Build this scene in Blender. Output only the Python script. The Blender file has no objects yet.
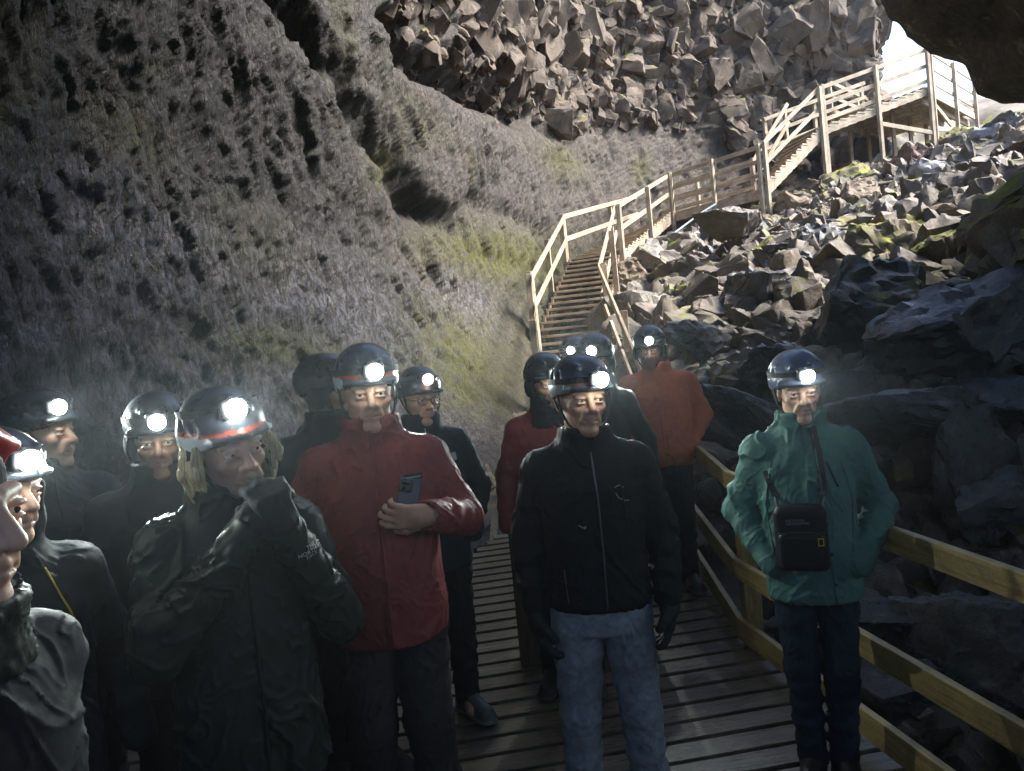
import bpy, bmesh, math, random
import numpy as np
from mathutils import Vector, Matrix, noise, Euler
R = math.radians
rnd = random.Random(7)
np.random.seed(7)
sc = bpy.context.scene
COL = sc.collection

# ------------------------------------------------------------------ camera
F_PX, CAM_H, PITCH, ROLL = 740.0, 1.735, R(1.5), R(5.5)
_c, _s = math.cos(ROLL), math.sin(ROLL)
_r0 = Vector((1, 0, 0)); _f0 = Vector((0, math.cos(PITCH), -math.sin(PITCH))); _u0 = _r0.cross(_f0)
CX = _r0 * _c - _u0 * _s
CY = _r0 * _s + _u0 * _c
CPOS = Vector((0, 0, CAM_H))
cam_d = bpy.data.cameras.new('camera')
cam_d.sensor_width = 36.0
cam_d.lens = 36.0 * F_PX / 1024
cam_d.clip_start = 0.02
cam_d.clip_end = 500
cam = bpy.data.objects.new('camera', cam_d)
COL.objects.link(cam)
m = Matrix.Identity(4)
for i in range(3):
    m[i][0] = CX[i]; m[i][1] = CY[i]; m[i][2] = -_f0[i]; m[i][3] = CPOS[i]
cam.matrix_world = m
sc.camera = cam

def at(px, py, d):
    """world point seen at photo position (px, py), d metres ahead"""
    k = d / F_PX
    v = _f0 + CX * ((px - 512) / F_PX) - CY * ((py - 385.5) / F_PX)
    v = v * (d / v.y)
    return CPOS + v

def proj(pts):
    """Nx3 -> photo px, py (used to read off where features of the wall lie)"""
    p = np.asarray(pts) - np.array(CPOS)
    f = p @ np.array(_f0)
    f = np.where(f < 0.05, 0.05, f)
    return 512 + F_PX * (p @ np.array(CX)) / f, 385.5 - F_PX * (p @ np.array(CY)) / f

# ------------------------------------------------------------------ basic helpers
def tag(o, label=None, cat=None, group=None, kind=None):
    if label: o['label'] = label
    if cat: o['category'] = cat
    if group: o['group'] = group
    if kind: o['kind'] = kind
    return o

def empty(name, loc=(0, 0, 0), rz=0.0):
    o = bpy.data.objects.new(name, None)
    o.empty_display_size = 0.1
    COL.objects.link(o)
    o.location = loc
    o.rotation_euler = (0, 0, rz)
    return o

def mesh_np(name, verts, faces_list, smooth=True):
    """verts Nx3, faces_list = list of int arrays (each MxK)"""
    me = bpy.data.meshes.new(name)
    verts = np.ascontiguousarray(verts, dtype=np.float32)
    me.vertices.add(len(verts)); me.vertices.foreach_set('co', verts.ravel())
    loops = np.concatenate([f.ravel() for f in faces_list]).astype(np.int32)
    tot = np.concatenate([np.full(len(f), f.shape[1], np.int32) for f in faces_list])
    start = np.concatenate([[0], np.cumsum(tot)[:-1]]).astype(np.int32)
    me.loops.add(len(loops)); me.loops.foreach_set('vertex_index', loops)
    me.polygons.add(len(tot)); me.polygons.foreach_set('loop_start', start)
    try: me.polygons.foreach_set('loop_total', tot)
    except Exception: pass
    me.polygons.foreach_set('use_smooth', np.full(len(tot), smooth, dtype=bool))
    me.update(calc_edges=True); me.validate()
    return me

def link(name, me, mat=None, parent=None, loc=None):
    o = bpy.data.objects.new(name, me)
    COL.objects.link(o)
    if mat is not None:
        for mm in (mat if isinstance(mat, (list, tuple)) else [mat]): me.materials.append(mm)
    if parent is not None: o.parent = parent
    if loc is not None: o.location = loc
    return o

class MB:
    """collects boxes, beams and tubes into one mesh"""
    def __init__(self): self.v = []; self.f = []
    def add(self, vs, fs):
        n = len(self.v); self.v += [tuple(v) for v in vs]; self.f += [[i + n for i in f] for f in fs]
    def beam(self, a, b, w, h, up=(0, 0, 1), e0=0.0, e1=0.0):
        """rectangular bar from a to b; w across, h along up"""
        a, b, up = Vector(a), Vector(b), Vector(up)
        t = (b - a).normalized(); a = a - t * e0; b = b + t * e1
        s = t.cross(up)
        if s.length < 1e-4: s = t.cross(Vector((0, 1, 0)))
        s.normalize(); u = s.cross(t).normalized()
        q = [(-1, -1), (1, -1), (1, 1), (-1, 1)]
        vs = [p + s * (x * w / 2) + u * (y * h / 2) for p in (a, b) for x, y in q]
        self.add(vs, [(3, 2, 1, 0), (4, 5, 6, 7), (0, 1, 5, 4), (1, 2, 6, 5), (2, 3, 7, 6), (3, 0, 4, 7)])
    def prism(self, poly, z0, z1):
        n = len(poly)
        vs = [(x, y, z0) for x, y in poly] + [(x, y, z1) for x, y in poly]
        self.add(vs, [list(range(n))[::-1], list(range(n, 2 * n))] + [(i, (i + 1) % n, n + (i + 1) % n, n + i) for i in range(n)])
    def tube(self, pts, r, seg=8):
        pts = [Vector(p) for p in pts]; rings = []
        for i, p in enumerate(pts):
            t = (pts[min(i + 1, len(pts) - 1)] - pts[max(i - 1, 0)]).normalized()
            s = t.cross(Vector((0.13, 0.2, 1))).normalized(); u = s.cross(t)
            rr = r[i] if isinstance(r, (list, tuple)) else r
            rings.append([p + (s * math.cos(2 * math.pi * k / seg) + u * math.sin(2 * math.pi * k / seg)) * rr for k in range(seg)])
        vs = [v for ring in rings for v in ring]; fs = []
        for i in range(len(pts) - 1):
            for k in range(seg):
                a = i * seg + k; b = i * seg + (k + 1) % seg
                fs.append((a, b, b + seg, a + seg))
        fs.append(list(range(seg))[::-1]); fs.append([len(vs) - seg + k for k in range(seg)])
        self.add(vs, fs)
    def mesh(self, name, bevel=0.0, smooth=False):
        me = bpy.data.meshes.new(name)
        me.from_pydata(self.v, [], self.f)
        bm = bmesh.new(); bm.from_mesh(me)
        bmesh.ops.recalc_face_normals(bm, faces=bm.faces)
        if bevel:
            bmesh.ops.bevel(bm, geom=list(bm.edges), offset=bevel, segments=1, affect='EDGES', clamp_overlap=True)
        for f in bm.faces: f.smooth = smooth
        bm.to_mesh(me); bm.free()
        return me
    def build(self, name, mat, parent=None, bevel=0.0, smooth=False):
        return link(name, self.mesh(name, bevel, smooth), mat, parent)

# ------------------------------------------------------------------ materials
class NT:
    def __init__(self, name):
        self.m = bpy.data.materials.new(name); self.m.use_nodes = True
        self.t = self.m.node_tree; self.n = self.t.nodes; self.l = self.t.links
        self.b = self.n['Principled BSDF']; self.out = self.n['Material Output']
        self.tc = self.n.new('ShaderNodeTexCoord')
    def node(self, typ, **kw):
        x = self.n.new('ShaderNode' + typ)
        for k, v in kw.items():
            if k in x.inputs.keys() if isinstance(k, str) else False: x.inputs[k].default_value = v
            else: setattr(x, k, v)
        return x
    def coords(self, scale=(1, 1, 1), rot=(0, 0, 0), src='Object'):
        mp = self.n.new('ShaderNodeMapping')
        mp.inputs['Scale'].default_value = scale; mp.inputs['Rotation'].default_value = rot
        self.l.new(self.tc.outputs[src], mp.inputs['Vector'])
        return mp.outputs['Vector']
    def noise(self, vec, scale, detail=6, rough=0.6, dist=0.0):
        x = self.n.new('ShaderNodeTexNoise')
        x.inputs['Scale'].default_value = scale; x.inputs['Detail'].default_value = detail
        x.inputs['Roughness'].default_value = rough; x.inputs['Distortion'].default_value = dist
        if vec is not None: self.l.new(vec, x.inputs['Vector'])
        return x.outputs['Fac']
    def voro(self, vec, scale, feature='F1', out='Distance'):
        x = self.n.new('ShaderNodeTexVoronoi'); x.feature = feature
        x.inputs['Scale'].default_value = scale
        if vec is not None: self.l.new(vec, x.inputs['Vector'])
        return x.outputs[out]
    def ramp(self, fac, stops):
        x = self.n.new('ShaderNodeValToRGB')
        el = x.color_ramp.elements
        while len(el) < len(stops): el.new(0.5)
        for e, (p, c) in zip(el, stops):
            e.position = p; e.color = (*c, 1) if isinstance(c, tuple) else (c, c, c, 1)
        self.l.new(fac, x.inputs['Fac'])
        return x.outputs['Color']
    def mix(self, fac, a, b, mode='MIX'):
        x = self.n.new('ShaderNodeMix'); x.data_type = 'RGBA'; x.blend_type = mode
        for sock, v in ((x.inputs[0], fac), (x.inputs[6], a), (x.inputs[7], b)):
            if hasattr(v, 'is_output'): self.l.new(v, sock)
            elif isinstance(v, tuple): sock.default_value = (*v, 1)
            else: sock.default_value = v
        return x.outputs[2]
    def math(self, op, a, b=0.0, clamp=False):
        x = self.n.new('ShaderNodeMath'); x.operation = op; x.use_clamp = clamp
        for i, v in enumerate((a, b)):
            if hasattr(v, 'is_output'): self.l.new(v, x.inputs[i])
            else: x.inputs[i].default_value = v
        return x.outputs[0]
    def attr(self, name, out='Fac'):
        x = self.n.new('ShaderNodeAttribute'); x.attribute_name = name
        return x.outputs[out]
    def bump(self, h, strength=0.5, dist=0.01, prev=None):
        x = self.n.new('ShaderNodeBump'); x.inputs['Strength'].default_value = strength
        x.inputs['Distance'].default_value = dist
        self.l.new(h, x.inputs['Height'])
        if prev is not None: self.l.new(prev, x.inputs['Normal'])
        return x.outputs['Normal']
    def done(self, color=None, rough=None, normal=None, metal=None, spec=None):
        for key, v in (('Base Color', color), ('Roughness', rough), ('Normal', normal), ('Metallic', metal), ('Specular IOR Level', spec)):
            if v is None: continue
            s = self.b.inputs[key]
            if hasattr(v, 'is_output'): self.l.new(v, s)
            elif isinstance(v, tuple): s.default_value = (*v, 1)
            else: s.default_value = v
        return self.m

def up_mask(nt, lo, hi):
    g = nt.n.new('ShaderNodeNewGeometry')
    sp = nt.n.new('ShaderNodeSeparateXYZ'); nt.l.new(g.outputs['Normal'], sp.inputs[0])
    mr = nt.n.new('ShaderNodeMapRange'); mr.clamp = True
    mr.inputs['From Min'].default_value = lo; mr.inputs['From Max'].default_value = hi
    nt.l.new(sp.outputs['Z'], mr.inputs['Value'])
    return mr.outputs['Result']

def obj_random(nt):
    x = nt.n.new('ShaderNodeObjectInfo'); return x.outputs['Random']

def rock_mat(name, c0, c1, moss=0.0, rough=0.6, wet=0.0, src='Object', moss_col=((0.12, 0.13, 0.015), (0.25, 0.25, 0.04))):
    nt = NT(name)
    v = nt.coords(src=src)
    n1 = nt.noise(v, 1.6, 8, 0.65, 0.4); n2 = nt.noise(v, 14, 6, 0.7); n3 = nt.noise(v, 70, 3, 0.7)
    col = nt.ramp(n1, [(0.3, c0), (0.7, c1)])
    col = nt.mix(0.55, col, nt.ramp(n2, [(0.3, 0.45), (0.75, 1.0)]), 'MULTIPLY')
    col = nt.mix(0.6, col, nt.ramp(n3, [(0.32, 0.3), (0.62, 1.0)]), 'MULTIPLY')
    lich = nt.ramp(nt.noise(v, 5, 5, 0.6), [(0.60, 0.0), (0.68, 1.0)])
    col = nt.mix(nt.math('MULTIPLY', lich, 0.35), col, (0.30, 0.28, 0.25))
    ro = nt.ramp(n2, [(0.3, max(0.05, rough - 0.25 * wet)), (0.7, min(1, rough + 0.25))])
    if moss > 0:
        mm = nt.math('MULTIPLY', up_mask(nt, 0.25, 0.75), nt.ramp(nt.noise(v, 2.3, 6, 0.6), [(0.62 - 0.3 * moss, 0.0), (0.72 - 0.3 * moss, 1.0)]))
        mc = nt.ramp(nt.noise(v, 30, 4, 0.7), [(0.3, moss_col[0]), (0.7, moss_col[1])])
        col = nt.mix(mm, col, mc); ro = nt.mix(mm, ro, (0.9, 0.9, 0.9))
    h = nt.math('ADD', nt.math('MULTIPLY', n2, 0.7), nt.math('MULTIPLY', n3, 0.3))
    nm = nt.bump(h, 0.8, 0.03)
    return nt.done(col, ro, nm)

def wood_mat(name, c0, c1, rough=0.6, grain=(60, 60, 1.2), knots=True):
    """grain runs along local z of a per-board random shift; object coordinates"""
    nt = NT(name)
    at_ = nt.n.new('ShaderNodeAttribute'); at_.attribute_name = 'grain'
    mp = nt.n.new('ShaderNodeMapping'); mp.inputs['Scale'].default_value = (1.0, 14.0, 14.0)
    nt.l.new(at_.outputs['Vector'], mp.inputs['Vector'])
    v = mp.outputs['Vector']
    n1 = nt.noise(v, 2.2, 5, 0.6, 1.2); n2 = nt.noise(v, 9, 4, 0.6, 0.4)
    n3 = nt.noise(at_.outputs['Vector'], 1.2, 2, 0.5)
    col = nt.ramp(n1, [(0.3, c0), (0.62, c1)])
    col = nt.mix(0.5, col, nt.ramp(n2, [(0.35, 0.55), (0.65, 1.0)]), 'MULTIPLY')
    col = nt.mix(0.5, col, nt.ramp(n3, [(0.35, 0.55), (0.7, 1.0)]), 'MULTIPLY')
    stain = nt.ramp(nt.noise(nt.coords(), 2.6, 6, 0.7, .5), [(0.40, 0.45), (0.60, 1.0)])
    col = nt.mix(0.75, col, stain, 'MULTIPLY')
    n4 = nt.noise(nt.coords(), 160, 3, .7); col = nt.mix(0.5, col, nt.ramp(n4, [(.35, .4), (.6, 1.0)]), 'MULTIPLY')
    nm = nt.bump(n2, 0.5, 0.005)
    return nt.done(col, nt.ramp(n2, [(0.3, rough - 0.15), (0.7, rough + 0.2)]), nm)

def grain_attr(me, axis=None):
    """per-loop board coordinates: x along the board, y and z across, with a random shift for each island"""
    nv = len(me.vertices)
    co = np.empty(nv * 3, np.float32); me.vertices.foreach_get('co', co); co = co.reshape(-1, 3)
    par = np.arange(nv)
    ed = np.empty(len(me.edges) * 2, np.int32); me.edges.foreach_get('vertices', ed); ed = ed.reshape(-1, 2)
    for _ in range(40):
        a = par[ed[:, 0]]; b = par[ed[:, 1]]; mn = np.minimum(a, b)
        old = par.copy()
        np.minimum.at(par, ed[:, 0], mn); np.minimum.at(par, ed[:, 1], mn)
        if (old == par).all(): break
    out = np.zeros((nv, 3), np.float32)
    for k in np.unique(par):
        idx = np.where(par == k)[0]; p = co[idx] - co[idx].mean(0)
        u, s, vt = np.linalg.svd(p, full_matrices=False)
        sh = np.random.rand(3) * 40
        out[idx] = p @ vt.T + sh
    a = me.attributes.new('grain', 'FLOAT_VECTOR', 'POINT')
    a.data.foreach_set('vector', out.ravel())
    return me

M = {}
M['pine'] = wood_mat('pine', (0.34, 0.235, 0.085), (0.62, 0.47, 0.19), 0.5)
M['stair_wood'] = wood_mat('stair_wood', (0.40, 0.30, 0.19), (0.74, 0.60, 0.44), 0.65)
M['deck_wood'] = wood_mat('deck_wood', (0.10, 0.076, 0.047), (0.25, 0.195, 0.13), 0.34)
M['dark_wood'] = wood_mat('dark_wood', (0.10, 0.06, 0.03), (0.22, 0.14, 0.08), 0.7)
# ------------------------------------------------------------------ light settings
EXPOSURE = 2.15
SUN_DIR = (0.68, -0.06, 0.72); SUN_STR = 3.9; SUN_ANG = 28.0; SKY_STR = 0.13
LENS = 16.0; LAMP_W = 22.0
BACK_TOP = 3.9  # top of the added rear wall; light comes in over it
HAZE = 0.0011
# ------------------------------------------------------------------ cave: terrain height
_ctl = np.array([
 (0,0,-.35),(0,3,-.3),(-3,3,-.35),(-4,6,-.2),(-2,6,-.1),(1.5,2.5,-.5),(1.5,4.5,-.3),(1.6,6,-.05),(0.3,7.0,0.1),(-1.2,8,.2),
 (1.9,8,.8),(2.16,11,2.0),(3.8,14,3.1),(6.1,9,2.4),(3.1,6,.6),(3.3,5,-.1),(2.6,3,-.7),(4,3,-.6),(6,4,.6),(8,6,2.2),(8.5,10,3.8),
 (0.5,10.4,1.2),(1.4,13,2.2),(2.1,15.5,3.2),(4.5,20,4.6),(6.5,18,4.5),(8.5,19,5.4),(12,20,6.2),(15,23,7.3),(9,15,4.4),(12,16,5.4),
 (20,20,8),(20,10,6.5),(8,24,6),(14,27,9.2),(13,25.2,8.0),(17,26,9.4),(20,30,10),(-8,0,0),(-8,10,.5),(-6,20,3),(0,20,4.),(12,4,3.5),(0,-6,-.3),(8,-6,.5),(20,-6,4)], float)
def _phi(r): return np.where(r > 1e-9, r * r * np.log(r + 1e-12), 0)
_A = np.zeros((len(_ctl) + 3,) * 2)
_d = np.linalg.norm(_ctl[:, None, :2] - _ctl[None, :, :2], axis=2)
_A[:len(_ctl), :len(_ctl)] = _phi(_d) + np.eye(len(_ctl)) * 0.3
_A[:len(_ctl), -3:] = np.c_[np.ones(len(_ctl)), _ctl[:, :2]]; _A[-3:, :len(_ctl)] = _A[:len(_ctl), -3:].T
_w = np.linalg.solve(_A, np.r_[_ctl[:, 2], 0, 0, 0])
def ground_z(x, y):
    x, y = np.atleast_1d(np.asarray(x, float)), np.atleast_1d(np.asarray(y, float))
    d = np.sqrt((x.ravel()[:, None] - _ctl[:, 0]) ** 2 + (y.ravel()[:, None] - _ctl[:, 1]) ** 2)
    z = _phi(d) @ _w[:len(_ctl)] + _w[-3] + _w[-2] * x.ravel() + _w[-1] * y.ravel()
    return z.reshape(x.shape)
def gz(x, y): return float(ground_z(x, y)[0])

def fbm(P, scale, octv=4, H=0.6):
    P = np.asarray(P) * scale
    f = noise.fractal
    return np.fromiter((f(p, 1.0 - H * 0.4, 2.1, octv) for p in P.tolist()), float, len(P))
def grid_faces(nu, nv, flip=False):
    i = np.arange(nu - 1)[:, None] * nv + np.arange(nv - 1)[None, :]
    q = np.stack([i, i + nv, i + nv + 1, i + 1], -1).reshape(-1, 4)
    return q[:, ::-1] if flip else q

# ------------------------------------------------------------------ rock materials
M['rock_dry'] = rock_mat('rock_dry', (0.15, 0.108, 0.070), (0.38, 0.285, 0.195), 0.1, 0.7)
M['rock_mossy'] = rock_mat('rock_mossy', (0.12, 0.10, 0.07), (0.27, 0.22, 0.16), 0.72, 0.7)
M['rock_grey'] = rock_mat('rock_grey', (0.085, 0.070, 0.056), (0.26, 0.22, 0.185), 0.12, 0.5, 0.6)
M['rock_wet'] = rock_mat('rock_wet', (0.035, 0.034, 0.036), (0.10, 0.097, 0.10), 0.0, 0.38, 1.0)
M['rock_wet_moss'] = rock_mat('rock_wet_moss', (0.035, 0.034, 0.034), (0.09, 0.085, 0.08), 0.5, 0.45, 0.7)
M['rock_red'] = rock_mat('rock_red', (0.13, 0.07, 0.055), (0.26, 0.15, 0.12), 0.0, 0.65)
M['rock_pale'] = rock_mat('rock_pale', (0.20, 0.18, 0.18), (0.38, 0.35, 0.36), 0.0, 0.5)
M['rubble'] = rock_mat('rubble', (0.075, 0.06, 0.045), (0.22, 0.17, 0.125), 0.25, 0.55, 0.4)
M['crag'] = rock_mat('crag', (0.060, 0.044, 0.033), (0.21, 0.155, 0.115), 0.18, 0.75)
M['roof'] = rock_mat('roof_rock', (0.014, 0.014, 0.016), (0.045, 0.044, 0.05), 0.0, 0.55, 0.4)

def wall_mat():
    nt = NT('lava_wall'); v = nt.coords(); vs = nt.coords((1, 1, 0.22), (0.0, R(-12), 0))
    n0 = nt.noise(v, 0.5, 5, 0.6); n1 = nt.noise(vs, 2.6, 7, 0.68, 0.6); n2 = nt.noise(vs, 16, 6, 0.72); n3 = nt.noise(vs, 75, 4, 0.75)
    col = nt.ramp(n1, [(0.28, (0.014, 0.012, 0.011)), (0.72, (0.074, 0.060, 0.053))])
    daylit_warm = nt.attr('daylit_warm'); col = nt.mix(daylit_warm, col, nt.ramp(n1, [(0.28, (0.045, 0.030, 0.021)), (0.72, (0.20, 0.138, 0.094))]))
    col = nt.mix(0.8, col, nt.ramp(n2, [(0.36, 0.15), (0.64, 1.0)]), 'MULTIPLY')
    col = nt.mix(0.8, col, nt.ramp(n3, [(0.34, 0.25), (0.62, 1.0)]), 'MULTIPLY')
    # grey bacterial film plus wet silver sheen put into the colour
    film_sheen = nt.math('MULTIPLY', nt.attr('film_sheen'), nt.ramp(nt.noise(vs, 20, 5, 0.75), [(0.46, 0.0), (0.60, 1.0)]))
    col = nt.mix(film_sheen, col, (0.21, 0.20, 0.24))
    glint_speck = nt.ramp(nt.noise(vs, 62, 3, 0.8), [(0.54, 0.0), (0.62, 1.0)]); glint_speck = nt.math('MULTIPLY', glint_speck, nt.ramp(n1, [(.35, .15), (.65, 1.0)]))
    col = nt.mix(nt.math('MULTIPLY', glint_speck, .55), col, (0.30, 0.275, 0.26))  # mineral flecks, also painted glints for missing lamplight on the wall
    mo = nt.math('MULTIPLY', nt.attr('moss'), nt.ramp(nt.noise(v, 7, 7, 0.7), [(0.33, 0.0), (0.50, 1.0)]))
    mo = nt.math('ADD', mo, nt.math('MULTIPLY', nt.ramp(nt.noise(vs, 1.7, 6, 0.65), [(0.60, 0.0), (0.72, 1.0)]), 0.35), True)
    col = nt.mix(mo, col, nt.ramp(nt.noise(v, 24, 5, 0.7), [(0.3, (0.06, 0.062, 0.012)), (0.7, (0.17, 0.165, 0.03))]))
    ro = nt.ramp(n2, [(0.3, 0.36), (0.7, 0.8)]); ro = nt.mix(nt.attr('film_sheen'), ro, nt.ramp(n3, [(0.35, 0.2), (0.7, 0.6)]))
    ro = nt.mix(mo, ro, (0.95, 0.95, 0.95))
    h = nt.math('ADD', nt.math('MULTIPLY', n2, 0.65), nt.math('MULTIPLY', n3, 0.35))
    nm = nt.bump(h, 1.0, 0.17)
    return nt.done(col, ro, nm)
M['lava_wall'] = wall_mat()

# ------------------------------------------------------------------ ground sheet
xs = np.concatenate([np.arange(-9, 16, 0.11), np.arange(16, 26, 0.5)]); ys = np.concatenate([np.arange(-8, 26, 0.11), np.arange(26, 40, 0.6)])
X, Y = np.meshgrid(xs, ys, indexing='ij')
Zg = ground_z(X, Y)
P = np.c_[X.ravel(), Y.ravel(), Zg.ravel()]
nz = fbm(P * [1, 1, 0.6], 0.9, 5); nz2 = fbm(P, 4.0, 3)
amp = np.clip((P[:, 0] - 1.2) / 1.2, 0.15, 1.0)
P[:, 2] += (nz * 0.22 + nz2 * 0.06) * amp - 0.05
g = link('ground', mesh_np('ground', P, [grid_faces(len(xs), len(ys))]), M['rubble'])
tag(g, 'dark rocky floor of the cave rising towards the entrance', kind='structure')

# ------------------------------------------------------------------ left and back wall of the lava tube
_plan = [(-5.2,-8),(-5.1,-4),(-4.9,0),(-4.3,3.2),(-3.4,6.2),(-1.9,9),(-0.75,11.2),(0.25,13.6),(1.1,16.5),(2.9,20.2),(6.2,22.8),(9.6,24.0),(12.3,24.3),(13.0,24.9),(13.3,27),(13.5,33)]
def catmull(pts, n):
    out = []; p = [np.array(q, float) for q in pts]
    p = [2 * p[0] - p[1]] + p + [2 * p[-1] - p[-2]]
    for i in range(1, len(p) - 2):
        for t in np.linspace(0, 1, n, endpoint=False):
            a, b, c, d = p[i - 1:i + 3]
            out.append(0.5 * (2 * b + (c - a) * t + (2 * a - 5 * b + 4 * c - d) * t * t + (3 * b - a - 3 * c + d) * t ** 3))
    out.append(p[-2]); return np.array(out)
_cv = catmull(_plan, 60)
_sl = np.r_[0, np.cumsum(np.linalg.norm(np.diff(_cv, axis=0), axis=1))]
# sample spacing grows with distance from the camera
_us = [0.0]
while _us[-1] < _sl[-1]:
    q = np.array([np.interp(_us[-1], _sl, _cv[:, k]) for k in (0, 1)])
    dd = np.hypot(*q); _us.append(_us[-1] + (0.12 if q[1] < 1.5 or q[1] > 26 else max(0.022, 0.0038 * dd)))
us = np.array(_us[:-1]); base = np.c_[np.interp(us, _sl, _cv[:, 0]), np.interp(us, _sl, _cv[:, 1])]
tan = np.gradient(base, axis=0); tan /= np.linalg.norm(tan, axis=1)[:, None]
nor = np.c_[tan[:, 1], -tan[:, 0]]
NV = 330
t = np.linspace(0, 1, NV)
dist = np.hypot(base[:, 0], base[:, 1])
vtop = np.clip(1.735 + 0.72 * dist, 8.5, 17.0)
zb = ground_z(base[:, 0], base[:, 1]) - 0.6
V = zb[:, None] + (vtop - zb)[:, None] * t[None, :]
U = np.repeat(us[:, None], NV, 1)
hgt = V - zb[:, None] - 0.6
def wall_offset(hgt, yy):
    apron = 1.5 * np.exp(-np.clip(hgt, 0, 9) / 1.15)
    apron = apron * np.clip((16 - yy) / 5, 0.25, 1)
    lean = np.clip(hgt - 2.2, 0, 9) ** 2 * 0.045 * np.clip((11.5 - yy) / 7, 0.0, 1.0)
    return apron + lean
off = wall_offset(hgt, base[:, 1][:, None])
B3 = np.stack([base[:, 0][:, None] + nor[:, 0][:, None] * off, base[:, 1][:, None] + nor[:, 1][:, None] * off, V], -1).reshape(-1, 3)
px, py = proj(B3)
front = (B3[:, 1] > 1.0)
def sstep(x, a, b):
    k = np.clip((x - a) / (b - a), 0, 1); return k * k * (3 - 2 * k)
def line_sd(px, py, pts):
    """signed distance to a photo polyline, positive to the upper right, and the position along it"""
    best = np.full(len(px), 1e9); sd = np.zeros(len(px)); along = np.zeros(len(px))
    n = len(pts) - 1
    for i in range(n):
        (x0, y0), (x1, y1) = pts[i], pts[i + 1]
        dx, dy = x1 - x0, y1 - y0; L = math.hypot(dx, dy)
        k = np.clip(((px - x0) * dx + (py - y0) * dy) / L ** 2, 0, 1)
        qx, qy = px - x0 - k * dx, py - y0 - k * dy
        d = np.hypot(qx, qy); s = np.sign(dx * -(py - y0) + dy * (px - x0))
        msk = d < best
        best[msk] = d[msk]; sd[msk] = (s * d)[msk]; along[msk] = ((i + k) / n)[msk]
    return sd, along
def blob(cx, cy, rx, ry, ang=0.0):
    a = R(ang); dx, dy = px - cx, py - cy
    u_, v_ = dx * math.cos(a) + dy * math.sin(a), -dx * math.sin(a) + dy * math.cos(a)
    return np.exp(-((u_ / rx) ** 2 + (v_ / ry) ** 2)) * front
q = np.c_[U.ravel() * 0.97 + V.ravel() * 0.24, -U.ravel() * 0.24 + V.ravel() * 0.97]  # across / along the drips
qn = np.c_[q[:, 0], q[:, 1] * 0.16, np.zeros(len(q)) + 3.3]
wob = fbm(np.c_[px / 60, py / 60, np.zeros(len(px))], 1.0, 3) * 14
sd1, al1 = line_sd(px + wob, py + wob, [(262, -40), (300, 22), (335, 72), (362, 118), (398, 160), (432, 204), (480, 224)])
sd2, al2 = line_sd(px + wob, py + wob, [(470, 190), (505, 208), (535, 222), (565, 240)])
sd3, al3 = line_sd(px + wob, py + wob, [(385, 0), (392, 60), (440, 84), (470, 100), (520, 118), (560, 136)])
dsc = np.clip(dist / 9.0, 0.5, 2.2); D = np.repeat(dsc[:, None], NV, 1).ravel()
disp = fbm(np.c_[q[:, 0], q[:, 1], np.zeros(len(q))], 0.30, 4) * 0.14
warp = fbm(np.c_[q[:, 0], q[:, 1], q[:, 0] * 0 + 2], 1.3, 3) * .16
qw = qn.copy(); qw[:, 0] += warp
disp += fbm(qw, 1.6, 3) * 0.085 + fbm(qw + 7.1, 5.0, 3) * 0.065 + fbm(qw * np.array([1, 1.3, 1]) + 3.7, 13.0, 3) * 0.048
disp += fbm(np.c_[qw[:, 0], q[:, 1] * .4, q[:, 0] * 0 + 9], 32, 2) * 0.026
disp += (fbm(np.c_[q[:, 0], q[:, 1], q[:, 0] * 0 + 5], 2.2, 4)) * 0.045
disp += front * 0.12 * sstep(sd1, -12, 10) * (1 - sstep(sd1, 10, 330)) * sstep(al1, 0.0, 0.06) * (1 - sstep(al1, 0.9, 1.0))
disp -= front * 0.26 * np.exp(-((sd1 + 12) / 12) ** 2) * (.55 + .9 * np.clip(wob / 14 + .4, 0, 1)) * (1 - sstep(al1, 0.85, 1.0))
disp -= front * 0.14 * np.exp(-((sd2 + 6) / 9) ** 2) * sstep(al2, 0, .15) * (1 - sstep(al2, 0.8, 1.0))
disp -= front * 0.9 * np.exp(-((sd3 - 12) / 16) ** 2) * sstep(al3, 0, .1) * (1 - sstep(al3, 0.85, 1.0))
for cx, cy, rx, ry, a, k in [(385, 130, 10, 26, 10, .5), (520, 266, 26, 9, 20, .4), (350, 225, 12, 20, -30, .25), (120, 60, 14, 40, -20, .35), (165, 95, 10, 26, -25, .3),
                             (40, 12, 10, 16, 30, .5), (250, 20, 14, 40, -15, .4), (90, 250, 16, 30, -25, .3), (30, 300, 18, 40, -20, .35), (215, 240, 18, 40, -35, .3), (505, 305, 14, 22, 0, .5), (480, 95, 26, 20, 20, .7), (415, 25, 26, 40, 0, .5)]:
    disp -= .16 * k * blob(cx, cy, rx, ry, a)
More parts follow.
